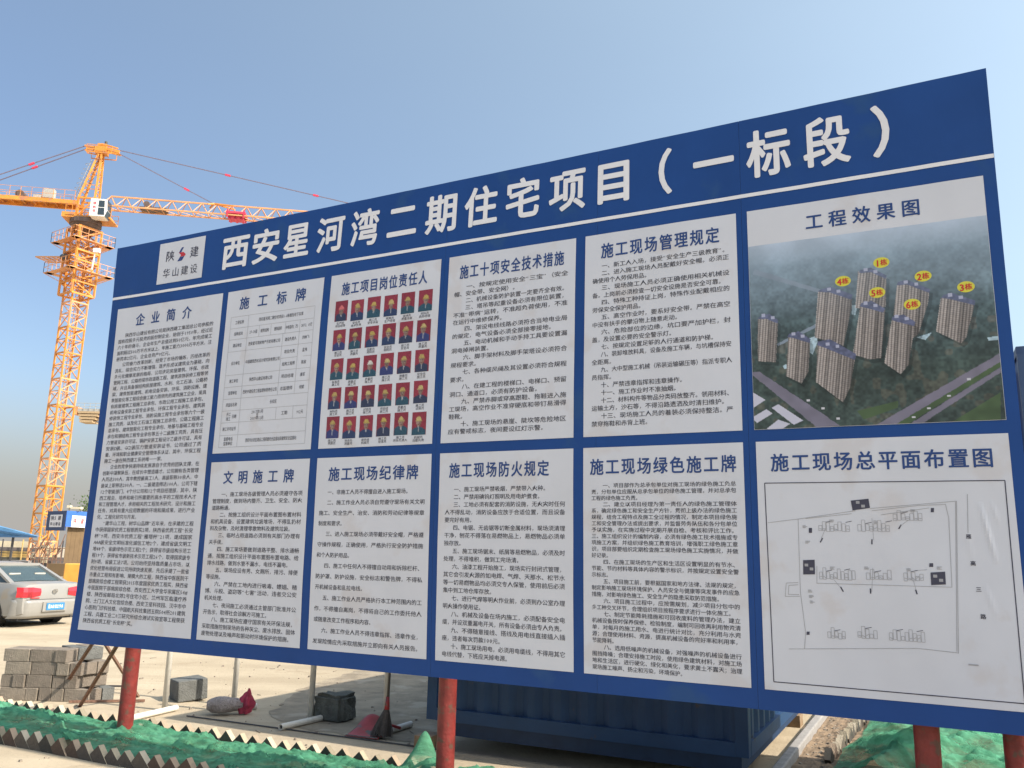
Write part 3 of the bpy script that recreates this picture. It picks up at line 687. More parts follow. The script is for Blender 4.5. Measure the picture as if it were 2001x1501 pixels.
def vnoise(nx, ny, cell, rs):
    gx, gy = int(nx / cell) + 3, int(ny / cell) + 3; gr = rs.rand(gy, gx)
    x = np.arange(nx) / cell; y = np.arange(ny) / cell; xi = x.astype(int); yi = y.astype(int); fx = x - xi; fy = (y - yi)[:, None]
    fx = fx * fx * (3 - 2 * fx); fy = fy * fy * (3 - 2 * fy)
    a = gr[np.ix_(yi, xi)] * (1 - fx) + gr[np.ix_(yi, xi + 1)] * fx; b = gr[np.ix_(yi + 1, xi)] * (1 - fx) + gr[np.ix_(yi + 1, xi + 1)] * fx
    return a * (1 - fy) + b * fy
def paint_view():
    nx, ny = 430, 380; rs = np.random.RandomState(5)
    Y, X = np.mgrid[0:ny, 0:nx]; X = (X + .5) / nx; Y = (Y + .5) / ny
    n1 = vnoise(nx, ny, 60, rs); n2 = vnoise(nx, ny, 14, rs); n3 = vnoise(nx, ny, 4.5, rs)
    mix = lambda a, b, t: a * (1 - t[..., None]) + np.array(b) * t[..., None]
    far = np.array((0.36, 0.42, 0.47)); img = np.ones((ny, nx, 3)) * far
    img = mix(img, (0.20, 0.27, 0.31), np.clip(Y / 0.14, 0, 1) ** 0.8); img = mix(img, (0.055, 0.085, 0.085), np.clip((Y - 0.10) / 0.34, 0, 1) ** 0.8)
    img = mix(img, (0.034, 0.052, 0.042), np.clip((Y - 0.42) / 0.3, 0, 1))
    img *= (1 + (n2[..., None] - .5) * 0.75 * np.clip(Y * 2.2, 0.1, 1)[..., None]) * (1 + (n3[..., None] - .5) * 0.75 * np.clip(Y * 2, 0.08, 1)[..., None]) * (1 + (n1[..., None] - .5) * 0.5)
    red = (n2 > 0.72) & (Y > 0.5); img[red] = img[red] * (1.45, 1.05, 0.95)
    for p in PIC['green']: k = inpoly(X, Y, p); img[k] = np.array((0.045, 0.075, 0.03)) * (0.8 + 0.5 * n2[k][:, None])
    for i, p in enumerate(PIC['roads']):
        k = inpoly(X + (n3 - .5) * .006, Y, p); c = (0.145, 0.135, 0.165) if i < 3 else (0.17, 0.21, 0.24); img[k] = np.array(c) * (0.85 + 0.3 * n2[k][:, None])
    for p in PIC['roofs']: img[inpoly(X, Y, p)] = (0.42, 0.42, 0.46)
    for p in PIC['pale']: k = inpoly(X, Y, p); img[k] = np.array((0.30, 0.40, 0.42)) * (0.7 + 0.6 * n3[k][:, None])
    cars = [(0.30, 0.905), (0.36, 0.96), (0.24, 0.86), (0.72, 0.93), (0.80, 0.875), (0.88, 0.80), (0.66, 0.97)]
    for cx, cy in cars: img[(np.abs(X - cx) < 0.007) & (np.abs(Y - cy) < 0.005)] = (0.45, 0.45, 0.45)
    for body, roof in PIC['towers']:
        xs = [q[0] for q in body]; ys = [q[1] for q in body]; x0, x1, y0, y1 = min(xs), max(xs), min(ys), max(ys)
        k = inpoly(X, Y, body)
        lean = (x1 - x0) * 0.22 / (y1 - y0); w = X + (Y - y0) * lean - x0           # columns lean with the view
        sh = inpoly(X - 0.012, Y - 0.02, body); img[sh & ~k] *= 0.6
        s = np.clip(w / (x1 - x0) / 1.25, 0, 1)
        tone = np.where(s < 0.62, 0.36, 0.24) * (1 + 0.10 * np.sin(s * 9))
        col = 0.5 + 0.5 * np.sin(w * 2 * np.pi / 0.0125); flo = 0.5 + 0.5 * np.sin((Y - 0.35 * X) * 2 * np.pi / 0.0105)
        v = tone * (0.42 + 0.58 * np.clip(col * 1.5 - .2, 0, 1)) * (0.68 + 0.32 * flo)
        band = 0.5 + 0.5 * np.sin(w * 2 * np.pi / 0.052)
        c = v[..., None] * np.array((1.05, 0.93, 0.80)) * (1 - 0.35 * (band[..., None] > 0.8)) * (0.9 + 0.25 * n3[..., None])
        img[k] = c[k]
        k = inpoly(X, Y, roof); img[k] = np.array((0.085, 0.095, 0.15)) * (0.7 + 0.6 * n3[k][:, None])
        rx, ry = np.mean([q[0] for q in roof]), np.mean([q[1] for q in roof])
        for dx in (-0.02, 0.02): img[(np.abs(X - rx - dx) < 0.008) & (np.abs(Y - ry + 0.012 - dx * 0.4) < 0.008)] = (0.32, 0.33, 0.40)
    haze = np.clip(0.55 - Y * 1.1, 0, 0.5)[..., None]; img = img * (1 - haze * 0.55) + np.array((0.26, 0.33, 0.36)) * haze * 0.55
    return np.clip(img * np.array((1.22, 1.22, 1.36)) + 0.010, 0, 1)
colour_grid('aerial_picture', s6, PU0, PU1, PZ0, PZ1, paint_view(), 0.0045)
M['tag_yellow'] = mat('tag_yellow', (0.62, 0.58, 0.06), 0.45, var=0.04)
M['tag_red'] = mat('tag_red', (0.55, 0.03, 0.03), 0.45)
for n, (u, z) in LBL:
    m = MB(); k = 26
    m.add([BP(u + 0.046 * math.cos(2 * math.pi * i / k), z + 0.034 * math.sin(2 * math.pi * i / k), 0.0052) for i in range(k)], [tuple(range(k))])
    e = bobj('number_tag', m, M['tag_yellow'], s6)
    m = MB()
    put(m, n, lambda gx, gy: BP(u - 0.034 + gx * 0.052, z - 0.004 + (gy - 0.33) * 0.056, 0.0060), 0.03)
    put(m, '栋', lambda gx, gy: BP(u - 0.006 + gx * 0.040, z + (gy - 0.38) * 0.040, 0.0060), 0.025)
    bobj('tag_lettering', m, M['tag_red'], s6)


# panel 11: the site plan
s11 = panel(6.176, 7.555, ZD, ZC, '施工现场总平面布置图', (6.264, 7.471, 2.238, 2.351), 'white notice panel with a line-drawn site plan, headed 施工现场总平面布置图', n=(110, 90), cre=True)
PLAN = {"lines":[[[6.231,1.926],[6.41,1.949],[6.735,1.998]],[[6.816,2.011],[7.27,2.051],[7.218,1.222]],[[7.218,1.225],[7.018,1.236],[6.324,1.187]],[[6.41,1.949],[6.404,1.52],[6.423,1.288],[6.413,1.193]],[[6.453,1.952],[6.714,1.981]],[[6.825,1.998],[7.071,2.027],[7.213,2.033],[7.224,1.956],[7.212,1.575],[6.5,1.573]],[[6.873,1.974],[7.127,2.013]],[[6.394,1.573],[6.325,1.568],[6.316,1.489],[6.399,1.493]],[[6.393,1.56],[6.34,1.555],[6.334,1.503],[6.396,1.503]],[[7.265,2.047],[7.211,1.231]],[[7.327,2.09],[7.314,1.874]],[[6.505,1.673],[6.5,1.571]]],"dark":[[[6.713,2.058],[6.811,2.068],[6.816,2.014],[6.72,2.0]],[[6.428,1.705],[6.494,1.709],[6.492,1.624],[6.425,1.621]],[[7.11,1.652],[7.184,1.659],[7.183,1.589],[7.109,1.583]],[[6.469,1.896],[6.487,1.896],[6.486,1.867],[6.468,1.867]],[[7.137,2.013],[7.153,2.013],[7.151,1.989],[7.135,1.989]],[[7.108,1.703],[7.127,1.704],[7.126,1.683],[7.106,1.683]],[[6.429,1.292],[6.446,1.293],[6.445,1.275],[6.428,1.274]]],"marks":[[[6.53,1.811],[6.544,1.837]],[[6.816,1.833],[6.814,1.804]],[[6.962,1.894],[6.977,1.918]],[[6.63,1.557],[6.644,1.529]],[[6.792,1.553],[6.791,1.524]],[[7.028,1.555],[7.034,1.53]]],"lead":[[[6.537,1.835],[6.572,1.911]],[[6.823,1.955],[6.825,1.828]],[[6.967,1.908],[7.018,1.945]],[[6.597,1.595],[6.639,1.539]],[[6.811,1.67],[6.798,1.534]],[[7.016,1.624],[7.03,1.553]],[[7.094,1.667],[7.028,1.66]]],"clus":[[[6.524,1.892],[6.699,1.893]],[[6.742,1.894],[6.916,1.895]],[[6.936,1.955],[7.09,1.956]],[[6.516,1.613],[6.716,1.619]],[[6.773,1.617],[6.909,1.621]],[[6.971,1.618],[7.074,1.621]],[[6.545,1.277],[6.644,1.283]],[[6.709,1.289],[6.815,1.295]],[[6.875,1.287],[7.059,1.298]]],"txt":[[7.315,1.854],[7.326,1.708],[7.342,1.568],[7.353,1.424]],"scr":[[7.262,1.168],[7.31,1.167]],"small":[[6.446,1.91],[6.457,1.818],[6.46,1.532],[6.464,1.501],[6.467,1.469],[7.156,1.684],[6.599,1.944],[6.59,1.669],[6.777,1.674],[7.0,1.67],[6.842,1.939],[7.041,2.003]]}
_lz = [0.0046]
def seg(mb, a, b, w, mi=0):
    a = np.array(a); b = np.array(b); d = b - a; L = np.hypot(*d)
    if L < 1e-6: return
    q = np.array((-d[1], d[0])) / L * w / 2; k = max(1, int(L * 8)); _lz[0] += 0.000004
    f = lambda s, t: (lambda p: BP(p[0], p[1], _lz[0] + creases(p[0], p[1])))(a + d * s + q * (2 * t - 1))
    mb.grid(k, 1, f, mi)
m = MB(); fr = [(6.221, 2.169), (7.517, 2.164), (7.510, 0.990), (6.230, 0.994)]
for i in range(4): seg(m, fr[i], fr[(i + 1) % 4], 0.0055)
bobj('drawing_frame', m, M['dark_ink'], s11)
m = MB()
for pl in PLAN['lines']:
    for a, b in zip(pl, pl[1:]): seg(m, a, b, 0.0028, 0)
for a, b in PLAN['lead']: seg(m, a, b, 0.0020, 0)
for a, b in PLAN['marks']: seg(m, a, b, 0.007, 1)
rs = random.Random(4)
for q in PLAN['dark']:
    m.add([BP(u, z, 0.0050) for u, z in q], [(0, 1, 2, 3)], 1)
    c = np.mean(q, axis=0)
    if abs(q[0][0] - q[1][0]) > 0.03:
        for dx, dz in ((-.014, .012), (.014, -.010)): m.add([BP(c[0] + dx + sx * .010, c[1] + dz + sz * .008, 0.0053) for sx, sz in ((-1, -1), (1, -1), (1, 1), (-1, 1))], [(0, 1, 2, 3)], 0)
for (a, z), (b, _) in PLAN['clus']:           # stepped outlines of the buildings
    n = max(5, int((b - a) / 0.020)); w = (b - a) / n
    for i in range(n):
        x = a + i * w; hh = 0.016 + 0.012 * rs.random(); up = 0.012 * math.sin(i * 1.7) + (0.012 if i % 4 in (1, 2) else 0)
        pts = [(x + .001, z - hh * .6), (x + w * .9, z - hh * .6), (x + w * .9, z + hh + up), (x + .001, z + hh + up)]
        for j in range(4): seg(m, pts[j], pts[(j + 1) % 4], 0.0022, 0)
        if rs.random() < .6: seg(m, (x + w * .2, z), (x + w * .8, z + rs.uniform(-.008, .008)), 0.0028, 0)
        if i % 5 == 2: seg(m, (x, z + hh + .012), (x + w * 1.6, z + hh + .020), 0.003, 1)
for u, z in PLAN['small']:
    for j in range(3): seg(m, (u - .012, z - .006 * j), (u + rs.uniform(.004, .016), z - .006 * j), 0.003, 0)
seg(m, PLAN['scr'][0], PLAN['scr'][1], 0.007, 0)
bobj('plan_drawing', m, [M['grey_ink'], M['dark_ink']], s11)
m = MB()
for ch, (u, z) in zip('雁高三路', PLAN['txt']): put(m, ch, lambda gx, gy: BP(u - .014 + gx * .028, z + (gy - .38) * .028, 0.0048), 0.02)
bobj('plan_lettering', m, M['dark_ink'], s11)['kind'] = 'stuff'


# posts, frame rails and braces behind the board
for u, d in ((0.652, 0.066), (3.912, 0.066), (7.028, 0.068), (7.47, 0.070)):
    m = MB(); c = UP(u, 0.165, 0); m.tube((c.x, c.y, -0.3), (c.x, c.y, 4.3), d, 32, cap=False); bobj('post', m, M['post_red'], smooth=True)
for z in (0.95, 2.45, 4.35):
    m = MB(); m.bar(UP(0.05, 0.07, z), UP(7.55, 0.07, z), 0.04); bobj('frame_rail', m, M['rusty'])

# a pixel of the 2001 x 1501 photograph turned into a point at depth Y or at height z
_c, _s = math.cos(R(PITCH)), math.sin(R(PITCH)); _cr, _sr = math.cos(R(ROLL)), math.sin(R(ROLL))
def ray(px, py):
    a = (px - 1000.5) / F_PX; b = -(py - 750.5) / F_PX; x = a * _cr - b * _sr; y = a * _sr + b * _cr
    return Vector((x, _c - y * _s, _s + y * _c))
def at(px, py, Y): d = ray(px, py); return d * (Y / d.y) + Vector((0, 0, H))
def gp(px, py, z=0.0): d = ray(px, py); return d * ((z - H) / d.z) + Vector((0, 0, H))
def board_back(px, py, off=0.08):
    d = ray(px, py); n = N3; o = O3 + NB * off - Vector((0, 0, H)); return d * (o.dot(n) / d.dot(n)) + Vector((0, 0, H))

# three rusty angle-steel braces at the left end, and one crossing
for foot, top, w in (((113, 1360), (300, 1075), 0.034), ((155, 1381), (312, 1125), 0.034), ((270, 1362), (160, 1188), 0.028)):
    m = MB(); m.bar(gp(*foot), board_back(*top), w, 0.012); m.bar(gp(*foot) + Vector((0.012, 0, 0)), board_back(*top) + Vector((0.012, 0, 0)), 0.008, w)
    bobj('brace', m, M['rusty'])

# second sign board at right angles behind the right end
sb = thing('sign_board', 'plain blue steel board standing at right angles behind the right end of the big billboard', 'sign board', loc=UP(7.67, 1.6, 0))
def cobj(root, name, mb, mats, label=None, smooth=False):
    o = obj(name, mb, mats, root, smooth, label); o.matrix_parent_inverse = Matrix.Identity(4)
    o.location = -root.location if root.rotation_euler.z == 0 else o.location
    return o
Rb = Matrix.Rotation(TH, 3, 'Z')
m = MB(); m.box(UP(7.685, 1.62, 1.90), (0.05, 2.75, 2.10), Rb); cobj(sb, 'face_sheet', m, M['board_blue'])
m = MB()
for z in (0.86, 2.94): m.box(UP(7.685, 1.62, z), (0.07, 2.79, 0.05), Rb)
for p in (0.22, 3.02): m.box(UP(7.685, p, 1.90), (0.07, 0.05, 2.03), Rb)
cobj(sb, 'frame_rail', m, M['board_edge'])
for p in (0.7, 2.6):
    m = MB(); q = UP(7.60, p, 0); m.tube((q.x, q.y, -.3), (q.x, q.y, 2.9), 0.045, 14); cobj(sb, 'post', m, M['post_red'], smooth=True)

# ------------------------------------------------------------------ planting bed, its saw-tooth brick edging and the green net
def noise2(x, y, s=0):
    return math.sin(1.7 * x + 2.3 * y + s) * math.cos(2.9 * x - 1.3 * y + 2 * s) + 0.5 * math.sin(4.3 * x + 5.1 * y + 3 * s) + 0.3 * math.sin(9.7 * x - 7.9 * y + s)
from mathutils import noise as mn
def nz(x, y, z=0.0, o=4): return mn.fractal(Vector((x, y, z)), 1.0, 2.0, o)
m = MB()
m.grid(120, 14, lambda s, t: UP(-6 + 13.2 * s, -0.31 + 0.84 * t, 0.012 + 0.03 * math.sin(math.pi * t) + 0.006 * nz(s * 30, t * 4)))
struct(obj('soil_bed', m, M['soil']))
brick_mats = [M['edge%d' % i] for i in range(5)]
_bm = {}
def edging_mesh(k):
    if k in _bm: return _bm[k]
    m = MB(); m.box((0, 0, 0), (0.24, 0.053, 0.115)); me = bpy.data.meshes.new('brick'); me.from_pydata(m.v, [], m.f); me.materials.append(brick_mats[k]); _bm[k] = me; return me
def edging(name, label, p0, p1, n, seed, dz=0.0):
    """a row of bricks each standing on a corner, leaning 45 degrees, from point p0 to p1"""
    root = thing(name, label, 'brick edging', 'rows of saw-tooth brick edging', loc=tuple(p0))
    d = (p1 - p0); L = d.length; d.normalize(); a = math.atan2(d.y, d.x); rs = random.Random(seed)
    for i in range(n):
        q = p0 + d * (L * (i + .5) / n)
        o = link('brick', edging_mesh(rs.randrange(5)), root)
        # apex at z = 0.135 : a corner of the 0.24 x 0.115 face points up
        o.location = (q.x - p0.x + rs.uniform(-.006, .006), q.y - p0.y + rs.uniform(-.008, .008), 0.135 - 0.1255 + rs.uniform(-.014, .008) + dz - p0.z)
        e = Matrix.Rotation(a + R(rs.uniform(-2.5, 2.5)), 4, 'Z') @ Matrix.Rotation(R(45 + rs.uniform(-4, 4)), 4, 'Y')
        o.rotation_euler = e.to_euler()
    return root
pitch = 0.158
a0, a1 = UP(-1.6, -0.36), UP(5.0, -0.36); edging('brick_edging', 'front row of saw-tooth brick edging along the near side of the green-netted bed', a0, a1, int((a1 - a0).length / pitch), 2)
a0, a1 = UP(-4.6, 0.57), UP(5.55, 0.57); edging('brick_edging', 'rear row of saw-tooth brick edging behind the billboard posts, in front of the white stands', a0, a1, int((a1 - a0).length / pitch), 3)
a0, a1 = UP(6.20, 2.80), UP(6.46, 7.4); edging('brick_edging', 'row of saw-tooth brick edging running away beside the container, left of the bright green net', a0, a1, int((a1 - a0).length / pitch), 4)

def ridge(u, p):
    """long soft folds and a few tucks of the dust net"""
    f = 0.030 * nz(u * 0.8, p * 5.5, 1.0) + 0.018 * nz(u * 2.4 + p * 3, p * 9 - u, 4.0) + 0.007 * nz(u * 14, p * 26, 2.0)
    w = abs(nz(u * 1.1 + p * 2.2, p * 4 - u * 0.6, 9.0)); f += 0.034 * max(0.0, 1 - w * 7); w2 = abs(nz(u * 4 + p * 3, p * 12 - u * 2, 19.0)); f += 0.010 * max(0.0, 1 - w2 * 5) + 0.004 * nz(u * 40, p * 60, 5.0)      # sharp creases
    return f
def left_net(s, t):
    u = -6 + 12.2 * s; p = -0.318 + 0.845 * t
    e = math.sin(math.pi * min(1, max(0, t)))
    z = 0.045 + 0.055 * e ** 0.7 + 1.45 * ridge(u, p) * (0.30 + 0.70 * e)
    def lump(cu, cp, a, wu, wp): return a * math.exp(-((u - cu) / wu) ** 2 - ((p - cp) / wp) ** 2)
    z += lump(3.52, 0.54, 0.30, 0.115, 0.12) + lump(3.72, 0.30, 0.12, 0.12, 0.14) + lump(0.36, 0.60, 0.13, 0.20, 0.09) + lump(0.62, 0.40, 0.07, 0.22, 0.14)
    for pu in (0.652, 3.912, 7.03): z += lump(pu, 0.165, 0.045, 0.14, 0.11)
    z += lump(-2.2, 0.42, 0.08, 0.7, 0.12) + lump(4.25, 0.20, 0.08, 0.25, 0.18) + lump(0.55, -0.30, 0.05, .12, .09) + lump(-0.6, 0.1, 0.06, .4, .12)
    for cu, a in ((-0.35, .05), (0.62, .10), (2.4, .05), (-1.9, .06)):      # here and there the net is tucked over the near bricks
        if t < .25: w = math.exp(-((u - cu) / .09) ** 2) * (1 - t / .25); z += a * w; p -= .085 * w
    p += 0.012 * nz(u * 1.5, 3.0, 7.0) * (1 if t < .2 or t > .8 else .3)
    return UP(u, p, max(z, 0.02))
m = MB(); m.grid(760, 84, left_net)
o = obj('dust_net', m, M['net'], None, True); tag(o, 'crumpled green dust net spread over the long bed below the billboard', 'dust net', 'green dust nets'); o['kind'] = 'thing'
def right_net(s, t):
    p = 2.2 + 7.2 * t; u = 6.28 + 0.057 * (p - 2.8) + (6.2) * s
    z = 0.10 + 0.14 * nz(u * 0.6, p * 0.7, 3.0) + 1.8 * ridge(u * .8, p * 0.35) + 0.02 * nz(u * 7, p * 9, 2.0)
    if p < 3.4: z += 0.10 * math.exp(-((u - 6.3) / .5) ** 2)
    d = u - (6.9 + (p - 3) * 0.42); z += 0.09 * math.exp(-(d / 0.10) ** 2)
    d = u - (8.2 + (p - 3) * 0.30); z += 0.08 * math.exp(-(d / 0.12) ** 2)
    return UP(u, p, max(z, 0.03) * min(1, 0.3 + s * 12))
m = MB(); m.grid(330, 380, right_net)
o = obj('dust_net', m, M['net'], None, True); tag(o, 'bright sunlit green dust net over rough ground at the lower right', 'dust net', 'green dust nets'); o['kind'] = 'thing'
m = MB(); m.grid(60, 60, lambda s, t: UP(6.3 + 6 * s, -2 + 11 * t, 0.012 + 0.015 * nz(s * 9, t * 14)))
struct(obj('rough_soil', m, M['soil']))
m = MB(); m.grid(16, 60, lambda s, t: UP(5.92 + 0.40 * s, 1.2 + 7 * t, 0.015 + 0.02 * nz(s * 6, t * 40)))
struct(obj('dirt_strip', m, M['soil']))

# ------------------------------------------------------------------ container and kerb
ct = thing('container', 'dark blue ribbed steel container standing on feet behind the billboard', 'container', loc=UP(4.4, 3.0, 0))
cu0, cu1, cp0, cp1, cz0, cz1 = 2.96, 5.79, 1.44, 7.5, 0.25, 2.60
m = MB()           # corrugated walls
def corr(a, b, off, n):
    pts = []; L = b - a; k = n * 4
    for i in range(k + 1): pts.append((a + L * i / k, off if (i % 4) in (1, 2) else 0))
    return pts
fp = corr(cu0 + .08, cu1 - .08, 0.035, 11)
for (u0, o0), (u1, o1) in zip(fp, fp[1:]):
    m.add([UP(u0, cp0 + .02 + o0, cz0 + .1), UP(u1, cp0 + .02 + o1, cz0 + .1), UP(u1, cp0 + .02 + o1, cz1 - .1), UP(u0, cp0 + .02 + o0, cz1 - .1)], [(0, 1, 2, 3)])
cobj(ct, 'front_wall', m, M['container_blue'])
for nm, uu, sg in (('side_wall', cu1 - .02, -1), ('side_wall', cu0 + .02, 1)):
    m = MB(); fp = corr(cp0 + .08, cp1 - .08, 0.035, 24)
    for (u0, o0), (u1, o1) in zip(fp, fp[1:]):
        m.add([UP(uu + sg * o0, u0, cz0 + .1), UP(uu + sg * o1, u1, cz0 + .1), UP(uu + sg * o1, u1, cz1 - .1), UP(uu + sg * o0, u0, cz1 - .1)], [(0, 1, 2, 3)])
    cobj(ct, nm, m, M['container_blue'])
for uu in (cu0 + .05, cu1 - .05):
    for pp in (cp0 + .05, cp1 - .05):
        m = MB(); m.box(UP(uu, pp, (cz0 + cz1) / 2), (0.10, 0.10, cz1 - cz0), Rb); cobj(ct, 'corner_post', m, M['container_blue'])
m = MB()
for pp in (cp0 + .05, cp1 - .05):
    for z in (cz0 + .05, cz1 - .05): m.box(UP((cu0 + cu1) / 2, pp, z), (cu1 - cu0 - .2, 0.104, 0.104), Rb)
for uu in (cu0 + .05, cu1 - .05):
    for z in (cz0 + .05, cz1 - .05): m.box(UP(uu, (cp0 + cp1) / 2, z), (0.104, cp1 - cp0 - .2, 0.104), Rb)
cobj(ct, 'frame_rail', m, M['container_blue'])
m = MB(); m.box(UP((cu0 + cu1) / 2, (cp0 + cp1) / 2, cz1 - .06), (cu1 - cu0 - .2, cp1 - cp0 - .2, 0.04), Rb); cobj(ct, 'roof', m, M['container_dark'])
m = MB(); m.box(UP((cu0 + cu1) / 2 + .05, (cp0 + cp1) / 2, 0.185), (cu1 - cu0 - .24, cp1 - cp0 - .14, 0.125), Rb); cobj(ct, 'floor_frame', m, M['container_dark'])
for uu in (cu0 + .02, cu1 - .12):
    for pp in (cp0 + .02, (cp0 + cp1) / 2, cp1 - .15):
        m = MB(); m.box(UP(uu, pp, 0.06), (0.16, 0.22, 0.12), Rb); cobj(ct, 'foot_block', m, M['wood'])
kb = MB(); a, b = UP(5.93, 1.2, 0.0), UP(5.93, 9.2, 0.0)
kb.box(UP(5.895, 5.2, 0.035), (0.085, 8.0, 0.11), Rb)
kb = struct(obj('kerb', kb, M['kerb'])); bevel(kb, 0.012)
# darker dirt washed over the concrete left of the container
m = MB()
pp_ = [(0.75, 1.9), (0.35, 2.6), (-0.10, 3.4), (-0.45, 4.6), (-0.75, 6.2), (-0.9, 8.0), (0.2, 8.2), (1.4, 7.6), (2.9, 6.5), (2.9, 3.0), (2.9, 1.6), (1.6, 1.50)]
rs = random.Random(12); ring = []
for i in range(len(pp_)):
    a, b = pp_[i], pp_[(i + 1) % len(pp_)]
    for k in range(8): f = k / 8; ring.append((a[0] + (b[0] - a[0]) * f + rs.uniform(-.05, .05), a[1] + (b[1] - a[1]) * f + rs.uniform(-.07, .07)))
m.add([UP(u, p, 0.004) for u, p in ring], [tuple(range(len(ring)))])
M['dirt'] = mat('dirt', (0.27, 0.225, 0.165), 0.95, var=0.3, scale=3.5, bump=0.6, bscale=30, spots=((0.36, 0.31, 0.24), 2.4, 0.56))
struct(obj('dirt_patch', m, M['dirt']))
# loose rubble along the dirt strip (too many to count)
m = MB(); rs = random.Random(9)
for i in range(420):
    s = rs.uniform(0.008, 0.035); q = UP(rs.uniform(5.98, 6.25), rs.uniform(1.5, 7.5), s * .3)
    m.box(q, (s, s * rs.uniform(.6, 1.2), s * .7), Matrix.Rotation(rs.uniform(0, 6), 3, 'Z') @ Matrix.Rotation(rs.uniform(-.5, .5), 3, 'X'), taper=.7)
for i in range(520):
    s = 0.005 + 0.030 * rs.random() ** 3; q = UP(rs.uniform(-4.5, 3.0), rs.uniform(-1.6, -0.45) if rs.random() < .3 else rs.uniform(0.7, 6.5), s * .3)
    m.box(q, (s, s * rs.uniform(.6, 1.2), s * .7), Matrix.Rotation(rs.uniform(0, 6), 3, 'Z'), taper=.7)
for i in range(24):            # splinters and twigs
    q = UP(rs.uniform(-4, 3), rs.uniform(.75, 5.0), .006); a = rs.uniform(0, 3.14); L = rs.uniform(.03, .14); m.bar(q, q + Vector((math.cos(a) * L, math.sin(a) * L, rs.uniform(0, .01))), .006)
o = obj('rubble', m, M['block_pale']); o['kind'] = 'stuff'; o['label'] = 'small stones and crumbs of rubble scattered on the ground'; o['category'] = 'rubble'

# ------------------------------------------------------------------ white pipe stands with foot tubes
def stand(pt, top, foot0, foot1, label, r=0.030):
    base = gp(*pt); t = thing('pipe_stand', label, 'pipe stand', 'white pipe stands behind the billboard', loc=tuple(base))
    f0, f1 = gp(*foot0, z=0.035), gp(*foot1, z=0.035)
    m = MB(); m.tube((base.x, base.y, 0.02), (base.x, base.y, 1.7), r, 12); cobj(t, 'upright', m, M['white_steel'], smooth=True)
    m = MB(); d = (f1 - f0).normalized(); n = 12; r2 = r * 0.72
    m.tube(f0, f1, r, n, cap=False); m.tube(f0, f0 + d * .12, r2, n, cap=False)
    q = d.to_track_quat('Z', 'Y').to_matrix()
    for e in (f0, f1):
        m.add([e + q @ Vector((rr * math.cos(2 * math.pi * i / n), rr * math.sin(2 * math.pi * i / n), 0)) for rr in (r2, r) for i in range(n)], [(i, (i + 1) % n, n + (i + 1) % n, n + i) for i in range(n)])
    cobj(t, 'foot_tube', m, M['white_steel'])
    m = MB(); m.tube(f0 + d * .02, f0 + d * .022, r2 * .99, n); m.tube(f1 - d * .022, f1 - d * .02, r2 * .99, n); cobj(t, 'tube_end', m, M['car_black'])
    return t
stand((321, 1388), None, (258, 1403), (345, 1383), 'white pipe stand nearest the left red post, beside the grey concrete block')
stand((456, 1378), None, (420, 1384), (502, 1380), 'white pipe stand behind the pinkish sack')
stand((606, 1408), None, (548, 1421), (640, 1400), 'white pipe stand beside the rough dark stone')
stand((752, 1432), None, (735, 1436), (803, 1415), 'white pipe stand behind the broom, left of the container')
# thin pole lying along the strip of sun
m = MB(); m.tube(gp(365, 1399, .01), gp(868, 1466, .01), 0.007, 8); tag(obj('pole', m, M['steel_dark'], None, True), 'thin dark pole lying on the ground behind the rear brick edging', 'pole')
m = MB(); m.bar(gp(135, 1371, .02), gp(283, 1369, .02), 0.025); tag(obj('steel_bar', m, M['rusty']), 'rusty steel bar lying on the ground by the left red post', 'steel bar')
m = MB(); m.bar(gp(150, 1340, .04), gp(245, 1341, .04), 0.02); tag(obj('steel_bar', m, M['steel_dark']), 'dark thin steel bar lying beside the block stack', 'steel bar')

# ------------------------------------------------------------------ grey concrete block, rough stone, sack, broom, dustpan
c = gp(355, 1371); dpt = 1.0
m = MB(); rz = Matrix.Rotation(R(-52), 3, 'Z') @ Matrix.Rotation(R(4), 3, 'X')
m.box((0, 0, .125), (0.33, 0.33, 0.225), rz)
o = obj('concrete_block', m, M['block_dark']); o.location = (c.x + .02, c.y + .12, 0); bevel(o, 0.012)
tag(o, 'dark grey cast concrete block on the ground beside the left white stand', 'concrete block')
def lumpy(name, cen, size, matn, seed, amp=.22, rot=0.0):
    import bmesh
    bm = bmesh.new(); bmesh.ops.create_cube(bm, size=1.0)
    bmesh.ops.bevel(bm, geom=bm.edges[:], offset=.12, segments=2, affect='EDGES')
    bmesh.ops.subdivide_edges(bm, edges=bm.edges[:], cuts=3, use_grid_fill=True)
    r_ = Matrix.Rotation(rot, 3, 'Z')
    for v in bm.verts:
        k = 1 + amp * nz(v.co.x * 2.2 + seed, v.co.y * 2.2, v.co.z * 2.2) + amp * .4 * nz(v.co.x * 7 + seed, v.co.y * 7, v.co.z * 7)
        v.co = r_ @ Vector((v.co.x * size[0] * k, v.co.y * size[1] * k, v.co.z * size[2] * k))
    me = bpy.data.meshes.new(name); bm.to_mesh(me); bm.free(); me.materials.append(matn)
    o = link(name, me); o.location = cen; return o
c = gp(648, 1411)
o = lumpy('rough_stone', (c.x, c.y + .13, .125), (0.37, 0.30, 0.27), M['rock'], 3.0, .16, R(-25)); tag(o, 'rough dark broken lump of concrete on the shaded ground beside a white stand', 'stone')
